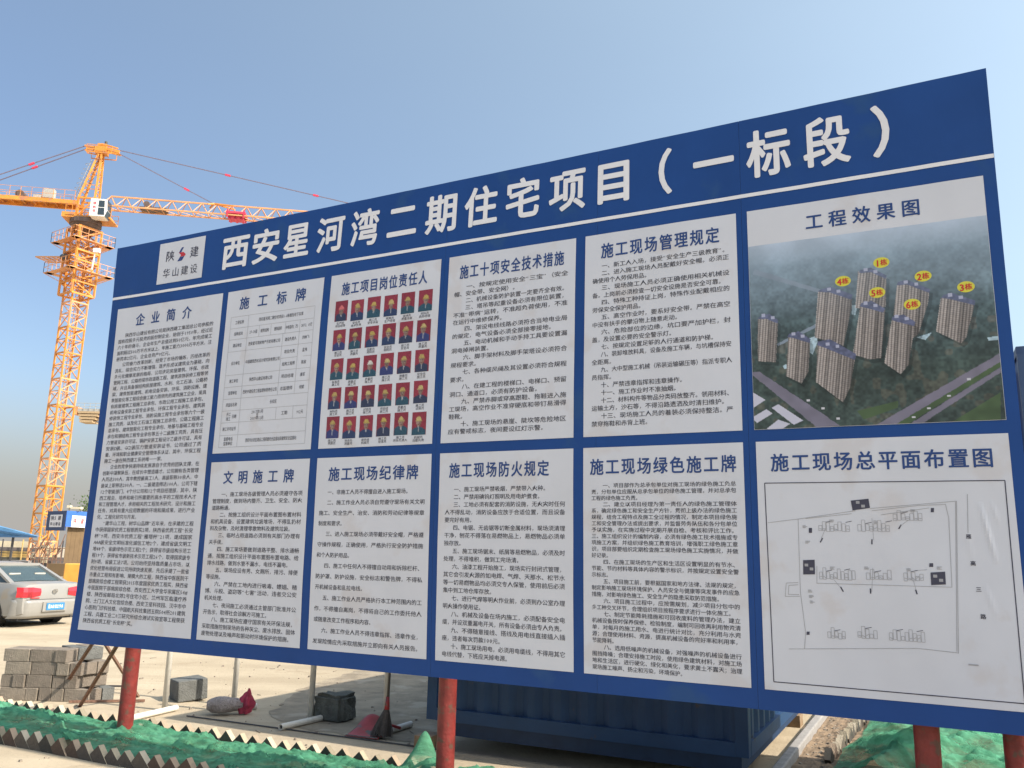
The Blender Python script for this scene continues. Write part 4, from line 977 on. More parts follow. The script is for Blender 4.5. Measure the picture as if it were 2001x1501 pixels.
# woven sack with a pink end
c0, c1 = gp(402, 1398), gp(472, 1396)
t = thing('sack', 'half-filled greyish woven sack with a crumpled pink bag at its right end', 'sack', loc=tuple((c0 + c1) / 2))
m = MB(); ax = (c1 - c0)
def sackf(s, a):
    th_ = 2 * math.pi * a; rr = (0.102 - .03 * s) * math.sin(math.pi * min(1, 0.03 + s * 0.90)) ** 0.42 * (1 + .12 * nz(s * 5, a * 6, 2.0) + .07 * abs(math.sin(s * 17 + 3 * nz(a * 5, s * 2, 6.0)))) ; 
    z = rr * .92 * math.sin(th_) + 0.10
    side = Vector((-ax.y, ax.x, 0)).normalized()
    return c0 + ax * (s * 1.02) + side * (rr * 1.15 * math.cos(th_) + .02 * nz(s * 3, 1.0)) + Vector((0, 0, max(.004, z)))
m.grid(34, 30, sackf); cobj(t, 'woven_body', m, M['sack'], smooth=True)
m = MB(); cc = c1 + Vector((.03, 0, 0))
def pinkf(s, a):
    th_ = 2 * math.pi * a; rr = (0.055 + .035 * math.sin(5 * th_ + s * 4)) * (1.15 - abs(s - .35)) * (1 - .75 * max(0, s - .6) / .4)
    return cc + Vector((rr * math.cos(th_) + .03 * s, rr * math.sin(th_), .01 + .25 * s + .02 * nz(a * 8, s * 4)))
m.grid(22, 16, pinkf); cobj(t, 'pink_bag', m, M['pink'], smooth=True)
# broom leaning on the stand, and a red dustpan
base = gp(752, 1440, .02); top = base + Vector((0.02, .10, 1.25))
t = thing('broom', 'worn broom with a thin handle and red ferrule, bristles down beside the red dustpan', 'broom', loc=tuple(base))
m = MB(); m.tube(base + (top - base) * .20, top, .011, 10); cobj(t, 'handle', m, M['handle'], smooth=True)
m = MB(); m.tube(base + (top - base) * .19, base + (top - base) * .28, .026, 12, .017); cobj(t, 'ferrule', m, M['pan_red'], smooth=True)
m = MB(); rs = random.Random(2)
for i in range(240):
    a = rs.uniform(0, 6.28); q = base + (top - base) * .20 + Vector((.018 * math.cos(a), .018 * math.sin(a), 0)); w = rs.random() ** .5
    e = base + Vector((.11 * w * math.cos(a) - .03, .05 * w * math.sin(a), rs.uniform(-.01, .03)))
    m.tube(q, e, .0035, 3, .0025, cap=False)
cobj(t, 'bristles', m, M['bristle'])['kind'] = 'stuff'
pc = gp(722, 1443)
t = thing('dustpan', 'scuffed red dustpan lying on its side on the shaded ground', 'dustpan', loc=tuple(pc))
m = MB()
def panf(s, q):           # a scoop: rounded hood rising at the back
    x = (s - .5) * .34; y = (q - .5) * .26; z = .015 + .16 * (q ** 1.6) * (1 - (2 * s - 1) ** 4 * .25) * (0.35 + .65 * math.sin(math.pi * min(1, .12 + s * .9)))
    v = Matrix.Rotation(R(-20), 3, 'Z') @ Vector((x, y, z)); return pc + v + Vector((-.03, .10, 0))
m.grid(18, 12, panf); o = cobj(t, 'scoop', m, M['pan_red'], smooth=True); sm = o.modifiers.new('wall', 'SOLIDIFY'); sm.thickness = .006
m = MB(); m.grid(6, 1, lambda s, q: pc + Vector((-.03, .10, 0)) + Matrix.Rotation(R(-20), 3, 'Z') @ Vector(((s - .5) * .34, -.13 + .005 * q, .012 + .012 * q))); cobj(t, 'lip', m, M['block_dark'])
m = MB(); m.tube(pc + Vector((-.02, .21, .13)), pc + Vector((.26, .24, .05)), .014, 10); cobj(t, 'handle', m, M['pan_red'], smooth=True)

# ------------------------------------------------------------------ stacks of concrete blocks at the left
_blk = {}
def block_mesh(kind):
    if kind in _blk: return _blk[kind]
    m = MB(); m.box((0, 0, 0), {'a': (0.285, 0.135, 0.135), 'b': (0.285, 0.135, 0.13)}[kind[0]])
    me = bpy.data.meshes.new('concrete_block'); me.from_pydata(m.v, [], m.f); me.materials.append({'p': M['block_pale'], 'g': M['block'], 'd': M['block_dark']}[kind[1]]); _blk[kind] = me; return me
ORD = ['leftmost', 'second from left', 'third from left', 'fourth from left', 'fifth from left', 'sixth from left', 'seventh from left', 'eighth from left']
CRS = ['bottom course', 'second course', 'third course', 'top course', 'uppermost course']
def stack(origin, rz_, layout, stackname, seed, cols='pgg', deep=2):
    """layout: for each course a string, L = lengthwise block, E = block set end-on; rows behind complete the pile"""
    rs = random.Random(seed); rot = Matrix.Rotation(rz_, 3, 'Z')
    for ci, row in enumerate(layout):
        x = rs.uniform(-.02, .02) + (0.0 if ci % 2 else .03)
        for k, ch in enumerate(row):
            w = {'L': .29, 'E': .14}[ch]
            for dd in range(deep):
                if ch == 'E' and dd % 2: continue
                d = dd * .145 + (.075 if ch == 'E' else 0); kind = 'a' + rs.choice(cols)
                o = link('concrete_block', block_mesh(kind)); v = rot @ Vector((x + w / 2, d + rs.uniform(-.012, .008), 0))
                o.location = (origin.x + v.x, origin.y + v.y, .0685 + ci * .1375)
                o.rotation_euler = (0, 0, rz_ + (R(90) if ch == 'E' else 0) + R(rs.uniform(-2.5, 2.5)))
                bevel(o, .004, 1)
                tag(o, 'grey concrete block, %s in the %s, %s row, %s' % (ORD[min(k, 7)], CRS[ci], ['front', 'second', 'third'][dd], stackname), 'block', 'concrete blocks stacked at the left')
            x += w + .004
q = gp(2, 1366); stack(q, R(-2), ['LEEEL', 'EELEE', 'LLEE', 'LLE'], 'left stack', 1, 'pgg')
q = gp(122, 1356); stack(q, R(-38), ['LEL', 'ELE', 'LL', 'LE'], 'right stack', 5, 'gdd')  # darker block mix stands in for the shade on this stack
# ------------------------------------------------------------------ tower crane
def lattice(mb, A, B, up, half, hgt, n, leg, brace, tri=False, mi=0):
    pass
def crane(name, label, x, y, face, jib_az, z_slew, detail=True, z_apex=41.3, jib_len=50, cj_len=13.5):
    t = thing(name, label, 'tower crane', loc=(x, y, 0))
    Rf = Matrix.Rotation(face, 3, 'Z'); c0 = Vector((x, y, 0)); hs = 0.80
    K = [(-hs, -hs), (hs, -hs), (hs, hs), (-hs, hs)]
    nsec = int(z_slew / 2.5); z0 = z_slew - nsec * 2.5 - .3
    def P3(kx, ky, z): return c0 + Rf @ Vector((kx, ky, z))
    for s in range(-1, nsec):
        za = max(0.0, z0 + s * 2.5); zb = z0 + (s + 1) * 2.5
        if zb <= za + .1: continue
        m = MB(); zm = (za + zb) / 2
        for kx, ky in K: m.bar(P3(kx, ky, za), P3(kx, ky, zb), 0.135)
        for i in range(4):
            a, b = K[i], K[(i + 1) % 4]
            m.bar(P3(*a, zb - .08), P3(*b, zb - .08), 0.13)
            m.bar(P3(*a, zm), P3(*b, zm), 0.065)
            m.bar(P3(*a, za), P3(*b, zm), 0.075); m.bar(P3(*a, zb - .1), P3(*b, zm), 0.075) if s % 2 else m.bar(P3(*b, zb - .1), P3(*a, zm), 0.075)
        m.bar(P3(-.25, .1, za), P3(-.25, .1, zb), .05); m.bar(P3(.2, .1, za), P3(.2, .1, zb), .05)
        for r_ in range(6): m.bar(P3(-.25, .1, za + .2 + r_ * .4), P3(.2, .1, za + .2 + r_ * .4), .035)
        o = cobj(t, 'mast_section', m, M['crane'] if s % 3 else M['crane_pale'])
    # concrete footing
    m = MB(); m.box((x, y, .15), (4.5, 4.5, .5), Rf); cobj(t, 'footing', m, M['kerb'])
    ja = R(jib_az); J = Vector((math.cos(ja), math.sin(ja), 0)); S = Vector((-J.y, J.x, 0)); Z = Vector((0, 0, 1))
    top = c0 + Z * z_slew
    if detail:
        # climbing cage around the upper mast
        m = MB(); hc = 1.12
        K2 = [(-hc, -hc), (hc, -hc), (hc, hc), (-hc, hc)]; za, zb = z_slew - 7.1, z_slew - .4
        for kx, ky in K2: m.bar(P3(kx, ky, za), P3(kx, ky, zb), 0.17)
        lv = [za, za + 1.2, za + 2.3, za + 3.3, za + 4.3, za + 5.4, zb]
        for i in range(4):
            a, b = K2[i], K2[(i + 1) % 4]
            for j, z in enumerate(lv): m.bar(P3(*a, z), P3(*b, z), 0.16)
            for j in range(6):
                p, q = (a, b) if j % 2 else (b, a); m.bar(P3(*p, lv[j]), P3(*q, lv[j + 1]), .085)
        cobj(t, 'climbing_cage', m, M['crane'])
        for z, w, ph in ((z_slew - 1.9, 2.05, 0), (z_slew - 5.0, 2.25, 0)):
            m = MB()
            for i in range(4):
                sx = 1 if i in (1, 2) else -1
                a = [(-w, -w), (w, -w), (w, w), (-w, w)][i]; b = [(-w, -w), (w, -w), (w, w), (-w, w)][(i + 1) % 4]
                mid = Vector(((a[0] + b[0]) / 2, (a[1] + b[1]) / 2, 0)) * .82
                m.box(c0 + Rf @ Vector((mid.x, mid.y, z)), ((abs(a[0] - b[0]) or .6), (abs(a[1] - b[1]) or .6), .06), Rf)
                for hgt in (.55, 1.05): m.bar(P3(*a, z + hgt), P3(*b, z + hgt), .035)
                for k in range(7):
                    f = k / 6; px_, py_ = a[0] + (b[0] - a[0]) * f, a[1] + (b[1] - a[1]) * f
                    m.bar(P3(px_, py_, z), P3(px_, py_, z + 1.05), .035)
                m.bar(P3(a[0], a[1], z), P3(a[0] * .42, a[1] * .42, z - .9), .06)
            cobj(t, 'platform', m, [M['crane_pale']])
        m = MB(); zc = z_slew - 3.3       # the introducing platform sticking out to the left
        D = Rf @ Vector((-1, -.35, 0)); D.normalize(); E_ = Vector((-D.y, D.x, 0)); q0 = c0 + D * 1.0 + Z * zc; q1 = c0 + D * 4.6 + Z * (zc + .25)
        for e in (-.8, .8): m.bar(q0 + E_ * e, q1 + E_ * e, .12)
        for k in range(7): m.bar(q0.lerp(q1, k / 6) - E_ * .8, q0.lerp(q1, k / 6) + E_ * .8, .08)
        for k in range(6): m.bar(q0.lerp(q1, k / 6) - E_ * .8, q0.lerp(q1, (k + 1) / 6) + E_ * .8, .05)
        cobj(t, 'side_platform', m, M['crane_pale'])
        m = MB(); q = P3(2.9, -.4, z_slew - 5.0); m.bar(q, q + Vector((.1, 0, 1.6)), .09); m.box(q + Vector((.25, 0, 1.9)), (.6, .3, .4)); cobj(t, 'flood_lamp', m, M['cab_white'])
        m = MB(); m.tube(c0 + Rf @ Vector((-1.0, -1.25, z_slew - 3.3)), c0 + Rf @ Vector((-.3, -1.4, z_slew - 3.4)), .28, 12); cobj(t, 'hydraulic_motor', m, M['steel_dark'])
    # slewing ring
    m = MB(); m.tube(top - Z * .45, top + Z * .1, 1.0, 18, 1.35); m.tube(top + Z * .1, top + Z * .55, 1.45, 20); cobj(t, 'slewing_ring', m, M['crane_dark'])
    m = MB()
    m.box(top + Z * .72 + J * .5, (4.2, 2.3, .16), Matrix.Rotation(ja, 3, 'Z'))
    for sx in (-1, 1):
        for k in range(8): f = -1.6 + k * .6; m.bar(top + J * f + S * sx * 1.12 + Z * .8, top + J * f + S * sx * 1.12 + Z * 1.8, .04)
        for hgt in (1.3, 1.8): m.bar(top + J * -1.6 + S * sx * 1.12 + Z * hgt, top + J * 2.6 + S * sx * 1.12 + Z * hgt, .045)
    m.box(top + Z * .80 - J * 1.3, (1.2, 2.3, .5), Matrix.Rotation(ja, 3, 'Z'))
    cobj(t, 'turntable_deck', m, M['crane'])
    # turret and A-frame tower head
    m = MB(); zt = z_slew + .8; zj = z_slew + 2.2; ap = c0 + J * .60 + Z * (z_apex - .9)
    for sx in (-.62, .62):
        for jx in (-.75, .75): m.bar(c0 + S * sx + J * jx + Z * zt, c0 + S * sx + J * jx + Z * (zt + 2.0), .19)
        m.bar(c0 + S * sx - J * .75 + Z * (zt + 2.0), ap + S * sx * .45 - J * .12, .17)
        m.bar(c0 + S * sx + J * .75 + Z * (zt + 2.0), ap + S * sx * .45 + J * .12, .17)
        m.bar(c0 + S * sx - J * .75 + Z * zt, c0 + S * sx + J * .75 + Z * (zt + 2.0), .10)
        m.bar(c0 + S * sx - J * .75 + Z * (zt + 2.0), c0 + S * sx + J * .75 + Z * (zt + 2.0), .15)
        m.bar(c0 + S * sx - J * .75 + Z * (zt + 1.0), c0 + S * sx + J * .75 + Z * (zt + 1.0), .10)
    nb_ = 7
    for k in range(nb_):
        f0, f1 = k / nb_, (k + 1) / nb_
        for jx, je in ((-.75, -.12), (.75, .12)):
            q = lambda sx, f: (c0 + S * sx + J * jx + Z * (zt + 2.0)).lerp(ap + S * sx * .45 + J * je, f)
            m.bar(q(-.62, f0), q(.62, f1), .07); m.bar(q(-.62, f1), q(.62, f1), .07)
        if k in (1, 3, 5):
            for sx in (-.62, .62):
                m.bar((c0 + S * sx - J * .75 + Z * (zt + 2.0)).lerp(ap + S * sx * .45, f1), (c0 + S * sx + J * .75 + Z * (zt + 2.0)).lerp(ap + S * sx * .45, f1), .06)
    cobj(t, 'tower_head', m, M['crane'])
    m = MB()
    m.box(ap + Z * .25, (1.1, .9, .7), Matrix.Rotation(ja, 3, 'Z')); m.box(ap + Z * .72, (.8, .5, .5), Matrix.Rotation(ja, 3, 'Z'))
    for sx in (-.3, .3):
        m.bar(ap + S * sx + Z * .45, ap + S * sx - J * 1.55 + Z * .55, .18); m.bar(ap + S * sx + Z * .45, ap + S * sx + J * 1.75 + Z * .15, .18)
        m.bar(ap + S * sx + Z * .9, ap + S * sx + J * 1.6 + Z * .55, .13)
        m.bar(ap + S * sx - Z * .1, ap + S * sx - J * 1.5 + Z * .1, .10)
    for sx in (-.75, .75):
        for k in range(4): m.bar(ap + S * sx + J * (-1.2 + k * .8) - Z * .25, ap + S * sx + J * (-1.2 + k * .8) + Z * .55, .04)
        m.bar(ap + S * sx - J * 1.2 + Z * .55, ap + S * sx + J * 1.2 + Z * .55, .05); m.bar(ap + S * sx - J * 1.2 - Z * .25, ap + S * sx + J * 1.2 - Z * .25, .08)
    cobj(t, 'head_sheave', m, M['crane'])
    m = MB(); m.tube(ap + Z * .95 + J * .3, ap + Z * 1.3 + J * .3, .14, 10); cobj(t, 'aviation_lamp', m, M['dark_base'])
    # ladder with hoops on the tower head
    if detail:
        m = MB(); la, lb = c0 - J * 1.25 + Z * (zt + 2.2), ap - J * .75 - Z * .9
        for sx in (-.25, .25): m.bar(la + S * sx, lb + S * sx, .035)
        for k in range(16): m.bar(la.lerp(lb, k / 15) - S * .25, la.lerp(lb, k / 15) + S * .25, .03)
        for k in range(6):
            q = la.lerp(lb, .25 + k * .13); h = [q + S * .3 * math.cos(a) - J * .5 * math.sin(a) for a in [math.pi * i / 6 for i in range(7)]]
            for p, q2 in zip(h, h[1:]): m.bar(p, q2, .028)
        cobj(t, 'ladder', m, M['crane_grey'])
    # jib: triangular truss, apex chord on top
    jb = c0 + Z * zj; nbay = int(jib_len / 1.45)
    for sct in range(0, nbay, 6):
        m = MB()
        for k in range(sct, min(nbay, sct + 6)):
            x0, x1 = 1.3 + k * 1.45, 1.3 + (k + 1) * 1.45; xm = (x0 + x1) / 2; tp = lambda xx: jb + J * xx + Z * 1.22
            for sx in (-.62, .62):
                m.bar(jb + J * x0 + S * sx, jb + J * x1 + S * sx, .13)
                m.bar(jb + J * x0 + S * sx, tp(xm), .065); m.bar(tp(xm), jb + J * x1 + S * sx, .065)
            m.bar(jb + J * x0 - S * .62, jb + J * x0 + S * .62, .07); m.bar(jb + J * x0 - S * .62, jb + J * x1 + S * .62, .05)
            if k < nbay - 1: m.bar(tp(xm), tp(xm + 1.45), .14)
        cobj(t, 'jib_section', m, M['crane_pale'])
    # counter-jib with deck, railings and ballast
    m = MB()
    for sx in (-.75, .75): m.bar(jb - J * .8 + S * sx, jb - J * cj_len + S * sx, .16, .38)
    for k in range(int(cj_len)): m.bar(jb - J * (1 + k) - S * .75, jb - J * (1 + k) + S * .75, .08)
    m.box(jb - J * (cj_len / 2 + .4) + Z * .22, (cj_len - 1.0, 1.5, .05), Matrix.Rotation(ja, 3, 'Z'))
    for sx in (-.85, .85):
        for k in range(int(cj_len)): m.bar(jb - J * (1 + k) + S * sx + Z * .2, jb - J * (1 + k) + S * sx + Z * 1.2, .035)
        for hh in (.7, 1.2): m.bar(jb - J * 1 + S * sx + Z * hh, jb - J * (cj_len - .5) + S * sx + Z * hh, .03)
    cobj(t, 'counter_jib', m, M['crane'])
    for k in range(3):
        m = MB(); m.box(jb - J * (cj_len - .6 - k * .55) - Z * .75, (.48, 1.9, 2.0), Matrix.Rotation(ja, 3, 'Z')); cobj(t, 'counterweight', m, M['ballast'])
    m = MB(); m.box(jb - J * 3.7 + Z * .95, (.95, .6, .95), Matrix.Rotation(ja, 3, 'Z')); m.box(jb - J * 4.7 + Z * .5, (.7, .6, .4), Matrix.Rotation(ja, 3, 'Z')); cobj(t, 'electric_cabinet', m, M['crane_grey'])
    m = MB(); m.tube(jb - J * 6.2 - S * .6 + Z * .55, jb - J * 6.2 + S * .6 + Z * .55, .4, 16); cobj(t, 'winch_drum', m, M['crane_dark'])
    # tie bars with red turnbuckles
    for (a, b, sp) in ((ap + J * 1.7 + Z * .5, jb + J * 33 + Z * 1.25, (10.5, 19.5)), (ap + J * 1.75 + Z * .1, jb + J * 11.9 + Z * 1.25, (7.2,)), (ap - J * 1.5 + Z * .55, jb - J * (cj_len - 1.2) + Z * .3, (5.0, 9.5))):
        for sx in ((-.28, .28) if a.z < 0 or (b - a).dot(J) < 0 else (0,)):
            m = MB(); m.bar(a + S * sx, b + S * sx * 2, .075); cobj(t, 'tie_bar', m, M['crane_tie'])
            L = (b - a).length
            for q in sp:
                m = MB(); f = q / L; m.bar(a.lerp(b, f) + S * sx * (1 + f), a.lerp(b, f + .55 / L) + S * sx * (1 + f), .17); cobj(t, 'turnbuckle', m, M['crane_red'])
    m = MB(); q = jb + J * 11.9 + Z * 1.2
    for sx in (-.5, .5): m.bar(q + Z * .1, q + J * 2.0 + S * sx - Z * .2, .13); m.bar(q + Z * .1, q - J * .5 + S * sx - Z * .2, .13)
    cobj(t, 'tie_lug', m, M['crane'])
    # trolley and hoist
    m = MB(); q = jb + J * 14.2; m.box(q + Z * .25, (1.9, 1.5, .22), Matrix.Rotation(ja, 3, 'Z')); m.box(q - Z * .18, (1.3, 1.0, .30), Matrix.Rotation(ja, 3, 'Z'))
    for sx in (-.7, .7):
        for jx in (-.8, .8): m.bar(q + S * sx + J * jx + Z * .55, q + S * sx + J * jx - Z * .25, .12)
    for jx in (-.6, .0, .6): m.tube(q + J * jx - S * .5 - Z * .25, q + J * jx + S * .5 - Z * .25, .17, 12)
    cobj(t, 'trolley', m, M['crane_red'])
    m = MB(); q = jb + J * 5.6; m.tube(q - S * .55 + Z * .5, q + S * .55 + Z * .5, .30, 14); m.box(q + Z * .12, (1.3, 1.0, .22), Matrix.Rotation(ja, 3, 'Z')); m.box(q + J * 1.1 + Z * .15, (1.6, .9, .25), Matrix.Rotation(ja, 3, 'Z')); cobj(t, 'trolley_winch', m, M['crane_dark'])
    # cab on the near side, beside the head
    Cc = c0 + J * 1.75 - S * 1.45 + Z * (z_slew + 1.35); Rj = Matrix.Rotation(ja, 3, 'Z')
    w2, l2, h2 = .62, .80, .88
    pr = [(-l2, -h2), (l2 * .72, -h2), (l2, -.25), (l2 * .88, h2 * .9), (l2 * .6, h2), (-l2, h2)]
    m = MB(); vs = [Cc + Rj @ Vector((a, s * w2, b)) for s in (-1, 1) for a, b in pr]; n = len(pr)
    m.add(vs, [tuple(range(n)), tuple(range(n, 2 * n))[::-1]] + [(i, (i + 1) % n, n + (i + 1) % n, n + i) for i in range(n)])
    cab = cobj(t, 'cab', m, M['cab_white'])
    for (ax_, bx_, az, bz) in ((-.05, .52, .05, .72), (-.05, .56, -.75, -.02)):
        m = MB(); q = [Cc + Rj @ Vector((a, -w2 - .012, b)) for a, b in ((ax_, az), (bx_, az), (bx_ - .04, bz), (ax_, bz))]
        qb = [v + Rj @ Vector((0, .011, 0)) for v in q]; m.add(q + qb, [(0, 1, 2, 3)] + [(i, (i + 1) % 4, 4 + (i + 1) % 4, 4 + i) for i in range(4)]); o = obj('window', m, M['glass_dark'], cab)
    m = MB(); q = [Cc + Rj @ Vector((a, b, c_)) for a, b, c_ in ((l2 * .80, -.6, -.85), (l2 * .80, .6, -.85), (l2 + .012, .6, -.25), (l2 + .012, -.6, -.25))]; m.add(q, [(0, 1, 2, 3)])
    q = [Cc + Rj @ Vector((a, b, c_)) for a, b, c_ in ((l2 + .012, -.6, -.20), (l2 + .012, .6, -.20), (l2 * .90 + .012, .6, .85), (l2 * .90 + .012, -.6, .85))]; m.add(q, [(0, 1, 2, 3)])
    obj('windscreen', m, M['glass_dark'], cab)
    m = MB()
    for i, ch in enumerate('塔机号'): put(m, ch, lambda gx, gy, i=i: Cc + Rj @ Vector((-.55 + gx * .30, -w2 - .02, .42 - i * .40 + (gy - .38) * .30)), .02)
    obj('lettering', m, M['crane_red'], cab)
    for o in t.children: pass
    return t
q = at(79, 1100, 78)
crane('tower_crane', 'orange tower crane with a white cab and long jib, left of the billboard', q.x, 78, R(-33.5), 8.0, 32.5)
q2 = at(260, 1100, 118)
def small_crane():
    x, y = at(300, 1100, 118).x, 118; zt = at(170, 803, 118).z; c0 = Vector((x, y, 0)); t = thing('tower_crane', 'distant tower crane, only its counter-jib tail showing left of the billboard', 'tower crane', loc=(x, y, 0))
    for s in range(int(zt / 2.8) + 1):
        m = MB()
        for kx, ky in ((-.8, -.8), (.8, -.8), (.8, .8), (-.8, .8)): m.bar(c0 + Vector((kx, ky, s * 2.8)), c0 + Vector((kx, ky, s * 2.8 + 2.8)), .16)
        for sy in (-.8, .8): m.bar(c0 + Vector((-.8, sy, s * 2.8)), c0 + Vector((.8, sy, s * 2.8 + 2.8)), .08); m.bar(c0 + Vector((-.8, sy, s * 2.8)), c0 + Vector((.8, sy, s * 2.8)), .1)
        cobj(t, 'mast_section', m, M['crane'])
    xl = at(148, 803, 118).x; m = MB()
    for sy in (-.7, .7): m.bar((x, y + sy, zt), (xl, y + sy, zt), .2, .4)
    for k in range(12): m.bar((xl + k * .8, y - .9, zt), (xl + k * .8, y - .9, zt + .95), .05)
    m.bar((xl, y - .9, zt + .95), (x, y - .9, zt + .95), .06); m.bar((xl, y - .9, zt + .5), (x, y - .9, zt + .5), .05)
    cobj(t, 'counter_jib', m, M['crane_grey'])
    for k in range(4):
        m = MB(); m.box((xl + 2.4 - .1 * k, y, zt - .35 - k * .42), (3.2 - .45 * k, 1.9, .30)); cobj(t, 'counterweight', m, M['ballast'])
    m = MB(); m.box((xl + .35, y, zt - .1), (.6, 1.8, 1.1)); cobj(t, 'end_block', m, M['crane_pale'])
    m = MB(); m.bar((x, y, zt), (x + 28, y + 6, zt), .5, .9); cobj(t, 'jib', m, M['crane_pale'])
small_crane()

# ------------------------------------------------------------------ silver saloon car
def saloon():
    b = R(20); kk = 0.93; F = Vector((-math.cos(b), math.sin(b), 0)); L = Vector((-F.y, F.x, 0)); W = gp(97, 1216)
    rc = W - F * .86 * kk + L * .76 * kk; t = thing('parked_car', 'silver saloon car seen from behind, parked at the left edge beyond the block stacks', 'car', loc=tuple(rc))
    X = lambda x, y, z: rc + F * x * kk + L * y * kk + Vector((0, 0, z * kk * 0.99))
    # body: cross-sections from tail to nose  (x, half width, sill z, waist z, shoulder z)
    st = [(0.00, .70, .36, .60, .90), (0.03, .80, .27, .62, .955), (0.14, .855, .22, .66, .985), (0.45, .875, .20, .70, 1.00), (1.0, .88, .19, .70, .985), (2.0, .885, .19, .68, .965), (3.0, .88, .19, .66, .945), (3.9, .86, .20, .62, .86), (4.35, .80, .24, .58, .76), (4.55, .66, .34, .52, .64)]
    m = MB(); ring = []
    for x, w, zs, zw, zh in st:
        half = [(w * .86, zs), (w * .97, zs + .05), (w, (zs + zw) / 2), (w * 1.0, zw), (w * .975, zh - .12), (w * .94, zh - .04), (w * .86, zh - .004), (w * .45, zh + .012), (0, zh + .016)]
        ring.append([X(x, y, z) for y, z in half] + [X(x, -y, z) for y, z in half[::-1][1:]])
    n = len(ring[0])
    for r_ in ring: m.v += [tuple(v) for v in r_]
    for i in range(len(st) - 1):
        for j in range(n - 1): m.f.append((i * n + j, i * n + j + 1, (i + 1) * n + j + 1, (i + 1) * n + j))
        m.f.append((i * n + n - 1, i * n, (i + 1) * n, (i + 1) * n + n - 1))
    m.f.append(tuple(range(n))[::-1]); m.f.append(tuple((len(st) - 1) * n + j for j in range(n))); m.mi = [0] * len(m.f)
    body = cobj(t, 'body', m, M['car_silver'], smooth=True); sm = body.modifiers.new('edge', 'EDGE_SPLIT'); sm.split_angle = R(38)
    # cabin: glass shell with painted roof and pillars
    cs = [(.58, .70, .99), (1.28, .60, 1.36), (1.75, .61, 1.435), (2.4, .62, 1.44), (2.85, .60, 1.40), (3.55, .72, .94)]
    m = MB(); low = [(.58, .70), (1.05, .80), (1.7, .82), (2.4, .82), (2.95, .80), (3.55, .72)]
    for (x, w, z), (xl, wl) in zip(cs, low):
        m.v += [tuple(v) for v in (X(xl, wl, .955), X(x, w, z - .03), X(x, w * .8, z), X(x, -w * .8, z), X(x, -w, z - .03), X(xl, -wl, .955))]
    k = 6
    for i in range(len(cs) - 1):
        for j in range(k - 1): m.f.append((i * k + j, i * k + j + 1, (i + 1) * k + j + 1, (i + 1) * k + j)); m.mi.append(1 if (j in (0, 4) and 0 < i < 4) or (i in (0, 4)) else 0)
    cobj(t, 'cabin', m, [M['car_silver'], M['car_glass']], smooth=False)
    m = MB()        # pillars
    for sy in (-1, 1):
        m.bar(X(.50, sy * .74, .97), X(1.30, sy * .615, 1.372), .10, .05); m.bar(X(1.72, sy * .825, .96), X(1.75, sy * .625, 1.40), .07, .03); m.bar(X(2.55, sy * .825, .96), X(2.5, sy * .63, 1.41), .07, .03); m.bar(X(3.62, sy * .74, .93), X(2.86, sy * .61, 1.385), .07, .04)
        m.bar(X(1.30, sy * .605, 1.385), X(2.88, sy * .605, 1.40), .05)
    m.bar(X(1.27, -.60, 1.385), X(1.27, .60, 1.385), .06)
    cobj(t, 'pillar_trim', m, M['car_silver'])
    m = MB(); m.grid(12, 4, lambda s, q: X(.615 + .635 * q, (s - .5) * (1.30 - .20 * q), 1.012 + .338 * q + .012 * math.sin(math.pi * s))); cobj(t, 'rear_window', m, M['car_glass'], smooth=True)
    for yy in (-.33, .36):
        m = MB(); m.box(X(.95, yy, 1.10), (.12, .28, .17), Matrix.Rotation(-b, 3, 'Z')); cobj(t, 'headrest', m, M['cushion'])
    # tail lamps wrapped round the corners
    for sy in (-1, 1):
        m = MB()
        pts = [(.872, .17), (.815, .03), (.74, -.012), (.60, -.014), (.38, -.012)]
        for q_, (y, x) in enumerate(pts):
            ins = .03 * (q_ == 4); m.v += [tuple(X(x, sy * y, .67 + ins * 1.2)), tuple(X(x + .004, sy * y, .895 - ins)), tuple(X(x - .015, sy * y, .79))]
        for i in range(4):
            m.f += [(i * 3, (i + 1) * 3, (i + 1) * 3 + 2, i * 3 + 2), (i * 3 + 2, (i + 1) * 3 + 2, (i + 1) * 3 + 1, i * 3 + 1)]; m.mi += [1 if i == 2 else 0] * 2
        cobj(t, 'tail_lamp', m, [M['lamp_red'], M['lamp_red_dark']], smooth=False)
    m = MB()
    m.grid(16, 1, lambda s, q: X(-.018 - .012 * math.sin(math.pi * s), (s - .5) * 1.50, .615 + .012 * q)); cobj(t, 'bumper_seam', m, M['steel_dark'])
    prof = [(.20, .05), (.25, -.01), (.34, -.035), (.46, -.05), (.57, -.055), (.605, -.03), (.612, .01)]
    def bumpf(a_, q):
        i = min(len(prof) - 2, int(q * (len(prof) - 1))); f = q * (len(prof) - 1) - i
        z = prof[i][0] * (1 - f) + prof[i + 1][0] * f; x = prof[i][1] * (1 - f) + prof[i + 1][1] * f
        y = (a_ - .5) * 2; c_ = max(0, abs(y) - .72) / .28
        return X(x + .34 * c_ ** 2.2, y * .885 if abs(y) < .95 else math.copysign(.888, y), z)
    m = MB(); m.grid(40, 18, bumpf); cobj(t, 'bumper', m, M['car_silver'], smooth=True)
    m = MB(); m.box(X(-.055, 0, .455), (.045, .62, .20), Matrix.Rotation(-b, 3, 'Z')); cobj(t, 'plate_recess', m, M['car_silver'])
    m = MB(); m.box(X(-.088, 0, .455), (.012, .46, .145), Matrix.Rotation(-b, 3, 'Z')); pl = cobj(t, 'number_plate', m, M['plate_blue'])
    m = MB()
    for i, ch in enumerate('陕A8D290'):
        put(m, ch, lambda gx, gy, i=i: X(-.097, .20 - i * .060 - gx * (.048 if i == 0 else .075), .455 + (gy - .36) * .105), .02)
    obj('lettering', m, M['white_print'], pl)
